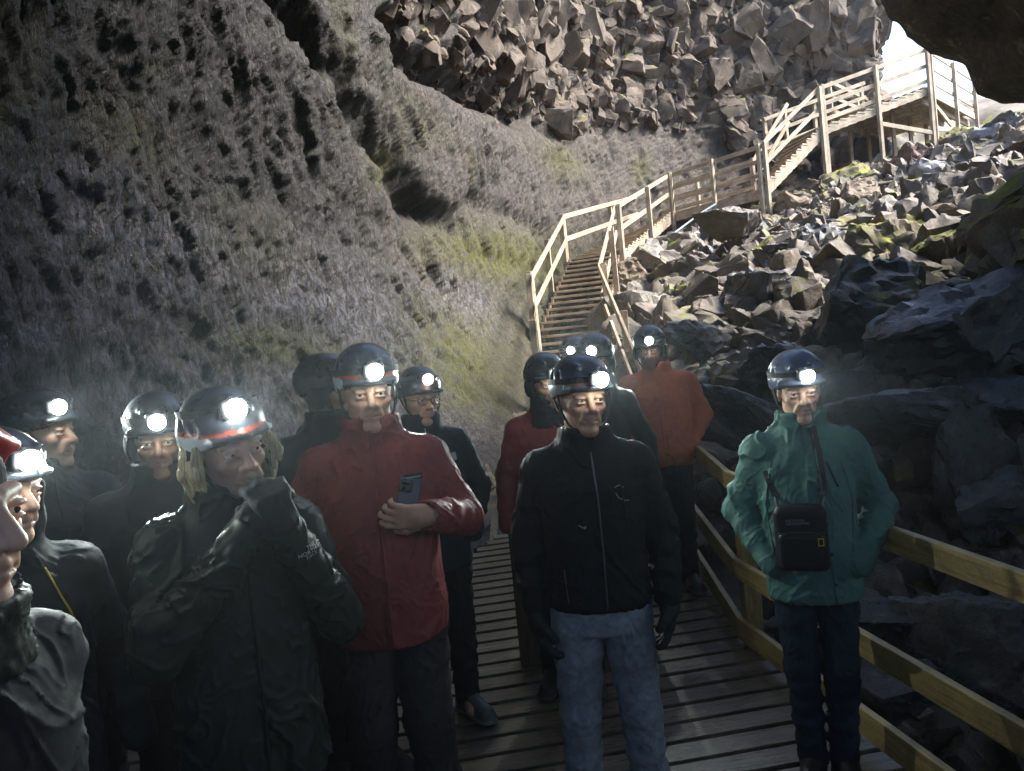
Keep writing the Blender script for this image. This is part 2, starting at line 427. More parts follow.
# crag zone: recessed, boulders set into it
crag_line = [(360, -60), (392, 10), (420, 62), (470, 96), (520, 120), (590, 142), (650, 132), (720, 142), (775, 178), (840, 170), (900, 150)]
sdc, alc = line_sd(px, py + wob * 0.8, crag_line)
crag = front * sstep(sdc, -4, 14)
disp = disp * (1 - 0.5 * crag) + crag * fbm(np.c_[B3[:, 0], B3[:, 1], B3[:, 2]], 1.1, 4) * 0.35
NN = np.repeat(nor[:, None, :], NV, 1).reshape(-1, 2)
W3 = B3.copy(); W3[:, 0] += NN[:, 0] * disp; W3[:, 1] += NN[:, 1] * disp
me = mesh_np('cave_wall', W3, [grid_faces(len(us), NV)])
def setattr_f(me, name, val):
    a = me.attributes.new(name, 'FLOAT', 'POINT'); a.data.foreach_set('value', np.ascontiguousarray(val, np.float32))
moss = np.zeros(len(px))
for cx, cy, rx, ry, a, k in [(500, 255, 75, 26, 8, 1.1), (560, 160, 26, 16, 40, .7), (460, 350, 60, 34, 35, .9), (440, 390, 70, 22, 20, .7), (300, 350, 70, 16, 15, .5), (385, 165, 16, 22, 30, .9),
                             (130, 130, 50, 26, 30, .45), (250, 240, 60, 40, 30, .35), (410, 120, 60, 20, 40, .3), (640, 170, 10, 14, 0, .7), (20, 60, 30, 60, 0, .3), (395, 20, 20, 40, 0, .5), (330, 30, 12, 50, -10, .4), (540, 330, 40, 60, 0, .5), (250, 350, 60, 20, 0, .4)]:
    moss += k * blob(cx, cy, rx, ry, a)
film_sheen = np.clip(1.0 * blob(130, 230, 130, 55, 28) + 0.9 * blob(330, 300, 120, 50, 30) + 0.9 * blob(470, 300, 60, 30, 30) + 0.8 * blob(230, 400, 200, 50, 10) + .6 * blob(40, 330, 120, 80) + .5 * blob(440, 430, 60, 30), 0, 1)
daylit_warm = front * sstep(px + 0.3 * (200 - py), 230, 620)  # browner rock to the right, its warm daylight painted in as lighter colour
setattr_f(me, 'moss', np.clip(moss * .85, 0, 1)); setattr_f(me, 'film_sheen', film_sheen); setattr_f(me, 'daylit_warm', daylit_warm)
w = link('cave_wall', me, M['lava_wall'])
tag(w, 'wet streaked lava wall of the cave on the left', kind='structure')
def wall_point(u_i, v_i):
    k = u_i * NV + v_i; return W3[k]

# ------------------------------------------------------------------ rock prototypes
def make_rock(seed, cuts=7, bevel=0.02, sub=1, rough=0.035, aniso=(1, 0.8, 0.65), name='boulder'):
    """an angular block: a cube chopped by random planes, edges worn, faces roughened"""
    r_ = random.Random(seed); bm = bmesh.new(); bmesh.ops.create_cube(bm, size=1.0)
    bmesh.ops.rotate(bm, verts=bm.verts, cent=(0, 0, 0), matrix=Euler((r_.uniform(-.5, .5), r_.uniform(-.5, .5), r_.uniform(-3, 3))).to_matrix())
    for v in bm.verts: v.co *= r_.uniform(.85, 1.1)
    def hull(bm, pts):
        bm.clear()
        for p in pts: bm.verts.new(p)
        bmesh.ops.remove_doubles(bm, verts=list(bm.verts), dist=.03)
        bmesh.ops.convex_hull(bm, input=list(bm.verts))
        bmesh.ops.delete(bm, geom=[v for v in bm.verts if not v.link_faces], context='VERTS')
    hull(bm, [v.co.copy() for v in bm.verts])
    for i in range(cuts):
        a, z = r_.uniform(0, 2 * math.pi), r_.uniform(-1, 1); c = math.sqrt(1 - z * z); n_ = Vector((c * math.cos(a), c * math.sin(a), z))
        bmesh.ops.bisect_plane(bm, geom=list(bm.verts) + list(bm.edges) + list(bm.faces), plane_co=n_ * r_.uniform(.34, .52), plane_no=n_, clear_outer=True)
        hull(bm, [v.co.copy() for v in bm.verts])
    for v in bm.verts: v.co = Vector((v.co.x * aniso[0], v.co.y * aniso[1], v.co.z * aniso[2])) * 1.12
    bmesh.ops.dissolve_limit(bm, angle_limit=R(10), verts=list(bm.verts), edges=list(bm.edges))
    if bevel: bmesh.ops.bevel(bm, geom=list(bm.edges), offset=bevel, segments=1, affect='EDGES', clamp_overlap=True)
    bmesh.ops.triangulate(bm, faces=list(bm.faces))
    for k in range(sub):
        lim = (.30, .16, .09)[k]
        bmesh.ops.subdivide_edges(bm, edges=[e for e in bm.edges if e.calc_length() > lim], cuts=1)
        bmesh.ops.triangulate(bm, faces=[f for f in bm.faces if len(f.verts) > 3])
    bm.normal_update()
    if rough:
        for v in bm.verts:
            v.co += v.normal * (noise.fractal(v.co * 2.3 + Vector((seed, 0, 0)), 0.8, 2.1, 4) * rough * 1.3 + noise.fractal(v.co * 9 + Vector((seed, 3, 0)), 0.8, 2.1, 3) * rough * .7)
    bmesh.ops.recalc_face_normals(bm, faces=list(bm.faces))
    for f in bm.faces: f.smooth = True
    me = bpy.data.meshes.new(name); bm.to_mesh(me); bm.free()
    try: me.set_sharp_from_angle(angle=R(28))
    except Exception: pass
    return me
def me_np(me):
    v = np.empty(len(me.vertices) * 3, np.float32); me.vertices.foreach_get('co', v)
    me.calc_loop_triangles(); f = np.empty(len(me.loop_triangles) * 3, np.int32); me.loop_triangles.foreach_get('vertices', f)
    return v.reshape(-1, 3), f.reshape(-1, 3)
AN = [(1, .8, .65), (1, .7, .75), (1, .9, .6), (1, .65, .6), (.9, .85, .8), (1, .6, .55), (1, .95, .5), (1, .75, .65)]
PROTO = [make_rock(100 + i, 7 + i % 5, 0.028, 3, 0.065, AN[i % 8]) for i in range(16)]
LOW = [me_np(make_rock(300 + i, 6 + i % 5, 0.025, 2, 0.055, AN[i % 8])) for i in range(12)]
def merge_rocks(name, items, mat):
    """items: (location, size, rotation matrix, proto index) -> one mesh"""
    vs, fs, n = [], [], 0
    for loc, s, rot, k in items:
        v, f = LOW[k % len(LOW)]
        vs.append((v * np.asarray(s)) @ np.array(rot).T + np.array(loc)); fs.append(f + n); n += len(v)
    me = mesh_np(name, np.concatenate(vs), [np.concatenate(fs)])
    try: me.set_sharp_from_angle(angle=R(30))
    except Exception: pass
    return link(name, me, mat)
def rand_rot(tilt=3.14): return Euler((rnd.uniform(-tilt, tilt), rnd.uniform(-tilt, tilt), rnd.uniform(-3.14, 3.14))).to_matrix()

# broken crag set in the upper back wall: one mass of rock
cand = np.where((crag > 0.35) & (py > -70) & (py < 260) & (px < 872) & (px > 330))[0]
items = []
wsel = dist[cand // NV] ** -0.0
for k in np.random.choice(cand, 3200, replace=False):
    p = W3[k]; n2 = NN[k]
    s = rnd.choice([.22, .26, .3, .36, .42, .5, .6, .75, .95]) * rnd.uniform(.85, 1.2)
    s *= .82 * dist[k // NV] / 19.0 * (1.15 if py[k] < 60 else .95)
    dpt = rnd.uniform(-0.38, 0.06) * s / 0.6
    items.append(((p[0] + n2[0] * dpt, p[1] + n2[1] * dpt, p[2]), (s, s, s * rnd.uniform(.7, 1)), rand_rot(), rnd.randrange(12)))
cr = merge_rocks('crag', items, M['crag']); tag(cr, 'broken blocky lava rock in the upper back wall', kind='structure')
# ------------------------------------------------------------------ roof of the tube with the dark lip beside the entrance
xr = np.concatenate([np.arange(-8, 3.6, .14), np.arange(3.6, 7.5, .05), np.arange(7.5, 22, .2)]); 
_lip = [at(q0, q1, 8.6) for q0, q1 in [(868, -40), (878, 5), (886, 27), (905, 33), (922, 50), (950, 66), (968, 78), (977, 104), (1000, 114), (1060, 116)]]
prof_x = [-8, -5, -3, 0, 3, 3.8] + [p.x for p in _lip] + [9.0, 12.0, 16.0, 22.0]
prof_z = [9, 9.6, 9.8, 9.9, 9.8, 8.6] + [p.z + .10 for p in _lip] + [3.7, 4.5, 5.7, 7.0]
YL = 8.6
rows = []
tv = np.concatenate([np.linspace(-12, YL, 120), ])
zx = np.interp(xr, prof_x, prof_z)
verts = []; 
YRIM = np.interp(xr, [-8, 3.2, 4.0, 4.65, 22], [6.0, 6.2, 7.0, YL, YL])  # unseen roof rim, shaped to shade the left wall and admit daylight
for yv0 in tv:
    yv = -12 + (yv0 + 12) * (YRIM + 12) / (YL + 12)
    rel = 0
    z = zx + rel * 1.5 * (zx < 9) 
    # towards the camera the lip rises into a vault and falls to the right wall
    z = np.where(xr > 4.2, np.interp(xr + (YL - yv) * 0.10, prof_x, prof_z) , zx)
    verts.append(np.c_[xr, yv * np.ones(len(xr)), z])
for k, (dy, dz) in enumerate([(0.15, .35), (0.25, .8), (0.3, 1.3), (0.2, 1.8), (-0.2, 2.2), (-1.2, 2.5)]):
    verts.append(np.c_[xr, YRIM + dy, zx + dz])
verts = np.stack(verts)  # rows x cols
nr, ncl = verts.shape[:2]; Vr = verts.reshape(-1, 3)
dz = fbm(Vr, 0.9, 5) * 0.24 + fbm(Vr, 3.2, 4) * 0.13; dx = fbm(Vr + 31, 0.9, 4) * 0.15
_k = np.clip(np.abs(Vr[:, 1] - YL - .3) / 2.2, .22, 1) ; dz = dz * _k; Vr[:, 2] += dz; Vr[:, 1] += dx; Vr[:, 0] += fbm(Vr + 11, 1.6, 4) * 0.08 * _k + fbm(Vr + 17, 5, 3) * .03
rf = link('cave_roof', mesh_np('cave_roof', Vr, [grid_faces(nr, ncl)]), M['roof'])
tag(rf, 'dark rock roof of the cave with a low lip beside the entrance', kind='structure')

# low rock wall added behind the camera; its height limits light from behind
ex, ez = np.arange(-9, 23, .4), np.arange(-2, BACK_TOP, .4)
EX, EZ = np.meshgrid(ex, ez, indexing='ij'); Pe = np.c_[EX.ravel(), np.full(EX.size, -7.6), EZ.ravel()]; Pe[:, 1] += fbm(Pe, .5, 4) * .8
bk = link('added_back_wall', mesh_np('added_back_wall', Pe, [grid_faces(len(ex), len(ez))]), M['roof']); tag(bk, 'unseen rock wall added behind to hold back light', kind='structure')

# ------------------------------------------------------------------ boulders
def boulder(loc, s, mat, label, group='boulders on the rubble slope', k=None, rot=None, me=None):
    k = rnd.randrange(16) if k is None else k
    o = bpy.data.objects.new('boulder', PROTO[k]); COL.objects.link(o)
    if not PROTO[k].materials: PROTO[k].materials.append(M['rock_grey'])
    o.material_slots[0].link = 'OBJECT'; o.material_slots[0].material = M[mat]
    o.location = loc; o.scale = s if isinstance(s, tuple) else (s, s, s)
    o.rotation_euler = rot if rot else (rnd.uniform(-.5, .5), rnd.uniform(-.5, .5), rnd.uniform(-3.1, 3.1))
    return tag(o, label, 'boulder', group)
occupied = []
def big(px_, py_, d, wpx, mat, label, k, sc_=(1, 1, 1), rot=None, sink=0.0):
    p = at(px_, py_, d); s = wpx / F_PX * d
    p.z -= sink
    occupied.append((p.x, p.y, s * 0.42))
    boulder(p, (s * sc_[0], s * sc_[1], s * sc_[2]), mat, label, 'landmark boulders', k, rot)
big(872, 322, 8.4, 118, 'rock_wet_moss', 'large dark block with a mossy top edge in the middle of the rubble slope', 4, (1, .9, 1.05), (0.1, .2, .4))
big(1044, 235, 7.6, 175, 'rock_mossy', 'huge dark boulder with a bright mossy shoulder at the right edge of the photo', 1, (1, 1, 1.05), (.2, .5, .6))
big(955, 192, 16.5, 74, 'rock_pale', 'pale grey boulder lying under the far end of the viewing platform', 9, (1.1, .9, .9), (0, .1, .3))
big(993, 138, 18.5, 50, 'rock_pale', 'pale boulder right of the platform end below the dark roof lip', 8, (1, .9, .8), (0, 0, 1))
big(1012, 130, 18.0, 44, 'rock_grey', 'grey boulder at the right edge below the dark roof lip', 3, (1, .9, .8), (0, 0, 2))
big(905, 170, 18.0, 40, 'rock_red', 'reddish boulder under the outer post of the viewing platform', 7, (1, .9, .9), (0, .3, 2))
big(893, 418, 6.0, 128, 'rock_wet', 'flat dark slab with a silvery wet top behind the shoulder of the woman in green', 6, (1.15, .8, .55), (-.1, .08, .1))
big(975, 470, 5.2, 120, 'rock_wet', 'upright rounded dark slab right of the silvery flat slab', 5, (1.05, .6, .9), (.1, 1.35, .4))
big(1015, 505, 4.6, 90, 'rock_wet', 'dark boulder at the right edge above the handrail', 11, (1, .9, .9))
big(738, 222, 13.6, 50, 'rock_grey', 'wide brown topped slab right of the lower landing', 14, (1.05, .8, 1.0), (0, .1, .1))
big(738, 410, 6.6, 90, 'rock_wet', 'silvery slanting slab just left of the helmet of the woman in green', 6, (1, .7, .5), (.1, .5, .3))
big(890, 612, 4.0, 70, 'rock_wet', 'small flat wet slab seen between the two lower handrails', 14, (1.2, .8, .45), (0, .05, .2))
big(690, 335, 8.2, 62, 'rock_grey', 'grey faceted slab above the man in orange', 2, (1, .8, .8), (.3, .3, .4))
big(775, 365, 7.4, 80, 'rock_wet', 'dark boulder just above the helmet of the woman in green', 0, (1, .9, .8), (0, .2, 1))
big(830, 245, 12.2, 56, 'rock_wet', 'dark block with a flat grey top right of the wide slab', 10, (1, .9, 1.0), (0, .1, .7))
big(795, 252, 12.4, 46, 'rock_pale', 'pale flat rock beside the dark block on the slope', 14, (1, .8, .6), (0, .1, .3))
big(700, 425, 6.4, 80, 'rock_wet', 'dark slab sloping down behind the man in orange', 3, (1.1, .8, .6), (.1, .5, 0))
big(860, 205, 15.5, 46, 'rock_dry', 'brown cube like block on the upper slope below the platform', 4, (1, 1, 1), (0, .1, .5))
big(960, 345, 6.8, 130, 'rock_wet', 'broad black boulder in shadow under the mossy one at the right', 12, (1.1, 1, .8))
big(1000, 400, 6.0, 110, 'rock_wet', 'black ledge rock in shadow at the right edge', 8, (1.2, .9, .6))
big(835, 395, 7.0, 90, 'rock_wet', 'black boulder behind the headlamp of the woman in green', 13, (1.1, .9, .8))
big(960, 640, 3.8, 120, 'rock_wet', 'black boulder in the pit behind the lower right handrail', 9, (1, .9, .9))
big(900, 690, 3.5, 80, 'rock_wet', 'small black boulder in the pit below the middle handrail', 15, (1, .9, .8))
for px_, py_, d, wpx, k in [(915, 268, 9.6, 50, 2), (890, 278, 9.4, 44, 7), (935, 250, 9.5, 60, 10), (930, 285, 9.0, 56, 13), (975, 290, 8.4, 60, 0)]:
    big(px_, py_, d, wpx, 'rock_mossy', 'moss topped rock beside the huge mossy boulder at the right', k, (1, .9, .75), (0, .1, k))

# scatter: largest 270 as boulders of their own, the rest as rubble
STAIR_E = [at(622, 372, 8.6), at(606, 330, 12.0), at(620, 256, 15.5), at(672, 213, 20.0), at(765, 190, 17.9), at(822, 128, 19.0), at(930, 87, 20.0), at(975, 112, 22.8)]
def in_slope(x, y):
    # right of the stairs, of the walk and of the landing
    if y < 7.6: return x > 1.65
    e = [(1.55, 7.0)] + [(p.x + .15, p.y) for p in STAIR_E[1:]]
    xe = 1.6
    for (x0, y0), (x1, y1) in zip(e[:-1], e[1:]):
        if min(y0, y1) <= y <= max(y0, y1): xe = min(max(x0, x1), x0 + (x1 - x0) * (y - y0) / (y1 - y0 + 1e-6)); break
    return x > xe - 0.1
def zone(x, y):
    X_, Y_ = proj(np.array([[x, y, gz(x, y)]])); return float(X_[0]), float(Y_[0])
n_ind, tries = 0, 0
cnt = {}
while n_ind < 262 and tries < 60000:
    tries += 1
    y = rnd.uniform(4.5, 21.5); x = rnd.uniform(1.7, min(15.0, 1.7 + y * 0.75))
    if not in_slope(x, y): continue
    X_, Y_ = zone(x, y)
    if X_ > 1050 or Y_ > 560: continue
    s = rnd.choice([.40, .45, .5, .58, .66, .75, .9, 1.05]) * rnd.uniform(.85, 1.15)
    if y > 13: s *= 1.12
    if any((x - a) ** 2 + (y - b) ** 2 < (0.40 * s + c) ** 2 for a, b, c in occupied): continue
    occupied.append((x, y, s * 0.36))
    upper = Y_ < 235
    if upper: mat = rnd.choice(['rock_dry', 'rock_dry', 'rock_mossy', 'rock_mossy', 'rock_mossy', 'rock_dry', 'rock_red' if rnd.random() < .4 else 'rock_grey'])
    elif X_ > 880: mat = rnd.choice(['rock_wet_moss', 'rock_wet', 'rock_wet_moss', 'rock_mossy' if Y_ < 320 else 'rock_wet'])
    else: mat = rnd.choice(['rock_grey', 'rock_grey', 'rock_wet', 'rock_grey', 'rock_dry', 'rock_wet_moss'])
    word = {'rock_dry': 'brown dry', 'rock_mossy': 'moss covered', 'rock_grey': 'grey', 'rock_wet': 'black wet', 'rock_wet_moss': 'black moss flecked', 'rock_red': 'reddish'}[mat]
    big_ = 'large' if s > .62 else ('mid sized' if s > .42 else 'small')
    where = ('high on the slope below the viewing platform' if X_ > 800 else 'high on the slope below the landing') if upper else \
            ('low on the slope at the right, in shadow' if X_ > 880 else ('in the middle of the slope' if Y_ < 320 else 'at the foot of the slope behind the walkers'))
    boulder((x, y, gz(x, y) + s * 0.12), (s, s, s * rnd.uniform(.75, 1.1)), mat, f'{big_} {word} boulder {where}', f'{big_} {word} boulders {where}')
    n_ind += 1
items = []
while len(items) < 3600:
    y = rnd.uniform(2.0, 22); x = rnd.uniform(1.6, min(15.0, 2.2 + y * 0.75))
    if not in_slope(x, y): continue
    s = (.13 + .42 * rnd.random() ** 1.7) * (0.75 if y < 9 else 1.05)
    items.append(((x, y, gz(x, y) + s * rnd.uniform(.0, .5)), (s, s, s * rnd.uniform(.6, 1.0)), rand_rot(), rnd.randrange(12)))
for _ in range(500):   # loose stones on the left, along the wall foot and under the stairs
    y = rnd.uniform(5, 17); x = rnd.uniform(-3.5, 2.0) + max(0, (y - 9) * .12)
    s = rnd.uniform(.08, .3); items.append(((x, y, gz(x, y) + s * .2), (s, s, s * .8), rand_rot(), rnd.randrange(12)))
rb = merge_rocks('rubble', items, M['rubble']); tag(rb, 'small broken stones filling the slope between the boulders', 'rubble', kind='stuff')

# ------------------------------------------------------------------ boardwalk
def deck_z(y): return 0.067 * (y - 2.94) if y > 2.94 else 0.03 * (y - 2.94)
def interp(x, t): return float(np.interp(x, [a for a, b in t], [b for a, b in t]))
RE = [(-1, 1.9), (0.5, 1.66), (2.92, 1.40), (4.34, 1.23), (6, 1.31), (7.6, 1.42), (9, 1.45)]
LE = [(-1, -3.2), (4.4, -3.0), (5.0, -1.0), (7.6, 0.3), (9, .35)]
mb = MB(); s_ = -0.6
tdir, ndir = Vector((0.9914, 0.1305, 0)), Vector((-0.1305, 0.9914, 0))
y0 = -0.6
while y0 < 7.75:
    # a board crosses the walk; it passes x=1 at y0
    def yat(x): return y0 + (x - 1.0) * 0.1317
    xr_ = interp(yat(1.25), RE) + rnd.uniform(-.008, .008); xl = interp(yat(-1.0), LE) + rnd.uniform(-.01, .01)
    a = Vector((xl, yat(xl), deck_z(yat(xl)) - .0175 + rnd.uniform(-.002, .002))); b = Vector((xr_, yat(xr_), deck_z(yat(xr_)) - .0175 + rnd.uniform(-.002, .002)))
    mb.beam(a, b, 0.132, 0.035)
    y0 += 0.146
for xo in (-2.6, -1.4, -0.3, 0.5, 1.05):
    for ya, yb in ((-0.6, 4.2), (4.2, 7.6)):
        if xo < -.4 and ya > 4: continue
        mb.beam((xo, ya, deck_z(ya) - .12), (xo if xo < .9 else interp(yb, RE) - .12, yb, deck_z(yb) - .12), .07, .16)
me = grain_attr(mb.mesh('boardwalk', 0.003)); bw = link('boardwalk', me, M['deck_wood'])
tag(bw, 'worn wooden boardwalk of cross planks under the group', kind='structure')

def wood(name, mb, mat, parent, bevel=0.003):
    return link(name, grain_attr(mb.mesh(name, bevel)), M[mat], parent)
def beam_obj(name, a, b, w, h, mat, parent, up=(0, 0, 1), **k):
    m_ = MB(); m_.beam(a, b, w, h, up, **k); return wood(name, m_, mat, parent)

# right handrail: near run, bend post, far run
rail = empty('handrail', (0, 0, 0)); tag(rail, 'pale wooden handrail of three boards along the right side of the boardwalk', 'handrail')
posts = [(1.78, 0.55), (1.13, 4.05), (1.24, 6.1), (1.40, 7.6)]
for x, y in posts:
    z = deck_z(y); beam_obj('post', (x + .07, y, z - .5), (x + .07, y, z + 0.93), .09, .09, 'pine', rail, up=(0, 1, 0))
for z0, h in ((0.93, .095), (0.44, .105), (0.10, .12)):
    for (xa, ya), (xb, yb) in zip(posts[:-1], posts[1:]):
        beam_obj('rail', (xa, ya, deck_z(ya) + z0), (xb, yb, deck_z(yb) + z0), .034, h, 'pine', rail, e0=0, e1=0.015)
pp = empty('wooden_post', (0, 4.1, deck_z(4.1))); 
tag(pp, 'short dark square post standing on the boards behind the man in jeans', 'post')
bp = MB(); bp.beam((-.03, 4.13, deck_z(4.13) - .05), (-.03, 4.13, deck_z(4.13) + .78), .14, .14, up=(0, 1, 0))
COL.objects.unlink(pp); bpy.data.objects.remove(pp)
o = wood('wooden_post', bp, 'dark_wood', None, .006); tag(o, 'short dark square post standing on the boards behind the man in jeans', 'post')

# ------------------------------------------------------------------ staircase
ST = empty('staircase', (0.5, 7.4, 0.3)); tag(ST, 'long wooden staircase with landings climbing to the cave entrance', 'staircase')
ST_inv = Matrix.Translation((-0.5, -7.4, -0.3))
WID = 1.12
E2d = [Vector(p) for p in STAIR_E]
E2d[0] = Vector((E2d[1].x - 0.16, 7.75, 0.36))
# landing and platform are level
E2d[4].z = E2d[3].z; E2d[7].z = E2d[6].z
def left_of(a, b):
    h = Vector((b.x - a.x, b.y - a.y, 0)).normalized(); return Vector((-h.y, h.x, 0))
Lp = []
for i, p in enumerate(E2d):
    if i == 0: n_ = left_of(E2d[0], E2d[1]); Lp.append(p + n_ * WID); continue
    if i == len(E2d) - 1: n_ = left_of(E2d[-2], E2d[-1]); Lp.append(p + n_ * 2.6); continue
    a, b = left_of(E2d[i - 1], p), left_of(p, E2d[i + 1]); mvec = (a + b).normalized(); c = max(.5, mvec.dot(a)); Lp.append(p + mvec * (WID / c))
def sp(name, mb, mat='stair_wood', parent=ST, bevel=0.004):
    me = grain_attr(mb.mesh(name, bevel)); o = link(name, me, M[mat], ST)
    me.transform(ST_inv); return o
def flight(i, n, railz, posts_n, low=0.28):
    a, b, la, lb = E2d[i], E2d[i + 1], Lp[i], Lp[i + 1]
    for k in range(n):
        f0, f1 = (k + 0.12) / n, (k + 1.0) / n
        z = a.z + (b.z - a.z) * (k + 1) / n
        r0, r1, l0, l1 = a.lerp(b, f0), a.lerp(b, f1), la.lerp(lb, f0), la.lerp(lb, f1)
        m_ = MB(); m_.prism([(r0.x, r0.y), (r1.x, r1.y), (l1.x, l1.y), (l0.x, l0.y)], z - .04, z); sp('tread', m_, bevel=.003)
    for p0, p1, sgn in ((a, b, 1), (la, lb, -1)):
        # saw-tooth stringer under the treads
        L2 = Vector((p1.x - p0.x, p1.y - p0.y, 0)); nn = left_of(p0, p1) * (0.04 if sgn > 0 else -0.04)
        m_ = MB(); prof = []
        for k in range(n):
            f0, f1 = k / n, (k + 1) / n; z = p0.z + (p1.z - p0.z) * (k + 1) / n - .043
            prof += [(f0, z), (f1, z)]
        prof += [(1.0, p1.z - low - .04), (0.0, p0.z - low + .02)]
        vs = []
        for s2 in (0.25, 1.25):
            for f, z in prof: vs.append((p0.x + L2.x * f + nn.x * s2, p0.y + L2.y * f + nn.y * s2, z))
        nP = len(prof)
        fs = []
        for k in range(n):   # quads from the teeth down to the bottom edge
            fa, fb = 2 * k, 2 * k + 1
            za, zb = p0.z + (p1.z - p0.z) * (k / n) - low + .02, p0.z + (p1.z - p0.z) * ((k + 1) / n) - low
            base_ = len(vs)
            for s2 in (0.25, 1.25):
                vs += [(p0.x + L2.x * k / n + nn.x * s2, p0.y + L2.y * k / n + nn.y * s2, za), (p0.x + L2.x * (k + 1) / n + nn.x * s2, p0.y + L2.y * (k + 1) / n + nn.y * s2, zb)]
            A0, A1, B0, B1 = fa, fb, base_, base_ + 1; C0, C1, D0, D1 = fa + nP, fb + nP, base_ + 2, base_ + 3
            fs += [(A0, A1, B1, B0), (C1, C0, D0, D1), (A0, C0, C1, A1), (B0, B1, D1, D0), (A0, B0, D0, C0), (A1, C1, D1, B1)]
        m_.add(vs, fs); sp('stringer', m_, bevel=0)
    rails(a, b, railz, posts_n, 1); rails(la, lb, railz, posts_n, -1)
def rails(a, b, railz, posts_n, side, ext=0.55, skip_first=False):
    n_ = left_of(a, b) * (-0.05 * side)
    for k in range(posts_n + 1):
        if k == 0 and skip_first: continue
        p = a.lerp(b, k / posts_n) + n_
        if k == posts_n: p = p - (b - a).normalized() * .06
        if k == 0: p = p + (b - a).normalized() * .06
        zt = max(railz); zb_ = min(p.z - ext, gz(p.x, p.y) - .05) if side > 0 else p.z - .3
        m_ = MB(); m_.beam((p.x, p.y, zb_), (p.x, p.y, p.z + zt + .06), .09, .09, up=Vector((b.x - a.x, b.y - a.y, 0))); sp('post', m_)
    for z in railz:
        m_ = MB(); o_ = n_ * (-.4); m_.beam(a + o_ + Vector((0, 0, z)), b + o_ + Vector((0, 0, z)), .036, .10, e1=.03); sp('rail', m_)
def level(i, railz, posts_n, wid=None, rail_left=True):
    a, b, la, lb = E2d[i], E2d[i + 1], Lp[i], Lp[i + 1]
    if wid: n_ = left_of(a, b) * wid; la, lb = a + n_, b + n_
    m_ = MB(); L_ = (b - a).length; n = int(L_ / .13)
    for k in range(n):
        r0, r1, l0, l1 = a.lerp(b, k / n), a.lerp(b, (k + .86) / n), la.lerp(lb, k / n), la.lerp(lb, (k + .86) / n)
        m_.prism([(r0.x, r0.y), (r1.x, r1.y), (l1.x, l1.y), (l0.x, l0.y)], a.z - .04, a.z)
    sp('landing_boards', m_, bevel=0)
    for q0, q1 in ((a, b), (la, lb)):
        m_ = MB(); m_.beam(q0 - Vector((0, 0, .15)), q1 - Vector((0, 0, .15)), .05, .2); sp('joist', m_)
    for f in (0.33, 0.66):
        m_ = MB(); m_.beam(a.lerp(la, f) - Vector((0, 0, .13)), b.lerp(lb, f) - Vector((0, 0, .13)), .05, .16); sp('joist', m_)
    rails(a, b, railz, posts_n, 1)
    if rail_left: rails(la, lb, railz, posts_n, -1)
flight(0, 14, (1.0, .52), 2)
flight(1, 13, (1.0, .52), 2)
flight(2, 15, (1.0, .52), 2)
level(3, (1.0, .66, .33), 2)
flight(4, 11, (1.0, .52), 1)
_l5, _l6 = Lp[5].copy(), Lp[6].copy(); _n = left_of(E2d[5], E2d[6]); Lp[5] = E2d[5] + _n * 2.3; Lp[6] = E2d[6] + _n * 2.3
flight(5, 13, (1.0, .58, .18), 2, low=.20)
Lp[5], Lp[6] = _l5, _l6
# viewing platform with its braces
level(6, (1.0, .58, .18), 2, wid=2.6)
a, b = E2d[6], E2d[7]; n_ = left_of(a, b)
for f in (0.15, 0.5, 0.85):
    for wv in (1.2, 2.4):
        p = a.lerp(b, f) + n_ * wv; m_ = MB(); m_.beam((p.x, p.y, gz(p.x, p.y) - .1), (p.x, p.y, p.z - .1), .09, .09, up=(0, 1, 0)); sp('support', m_)
p5, p4 = E2d[6], E2d[5]
m_ = MB(); q = p4.lerp(p5, .5); m_.beam((q.x, q.y - .05, q.z - .45), (p5.x, p5.y - .05, p5.z - 1.25), .05, .11); sp('brace', m_)
m_ = MB(); q = a.lerp(b, .5); m_.beam((a.x + .05, a.y - .06, a.z - 1.15), (b.x, b.y - .06, b.z - .55), .05, .12); sp('brace', m_)
m_ = MB(); m_.beam((a.x, a.y, a.z - .35), a.lerp(b, .55) + Vector((0, 0, -.95)), .05, .12); sp('brace', m_)
m_ = MB(); m_.beam((a.x + n_.x * .2, a.y + n_.y * .2, a.z - .3), (b.x + n_.x * .2, b.y + n_.y * .2, b.z - .3), .06, .2); sp('joist', m_)

# blue cable pipe beside the stairs
cp = []
for px_, py_, d in [(628, 258, 15.4), (640, 256, 16), (655, 247, 17), (668, 238, 17.5), (684, 226, 18), (700, 214, 18.2), (716, 204, 18.4)]: cp.append(at(px_, py_, d))
m_ = MB(); m_.tube(cp, 0.03, 8)
nt = NT('cable_blue'); M['cable'] = nt.done((0.16, 0.22, 0.27), 0.45)
o = m_.build('cable', M['cable'], smooth=True); tag(o, 'blue grey cable running up beside the stairs', 'cable')
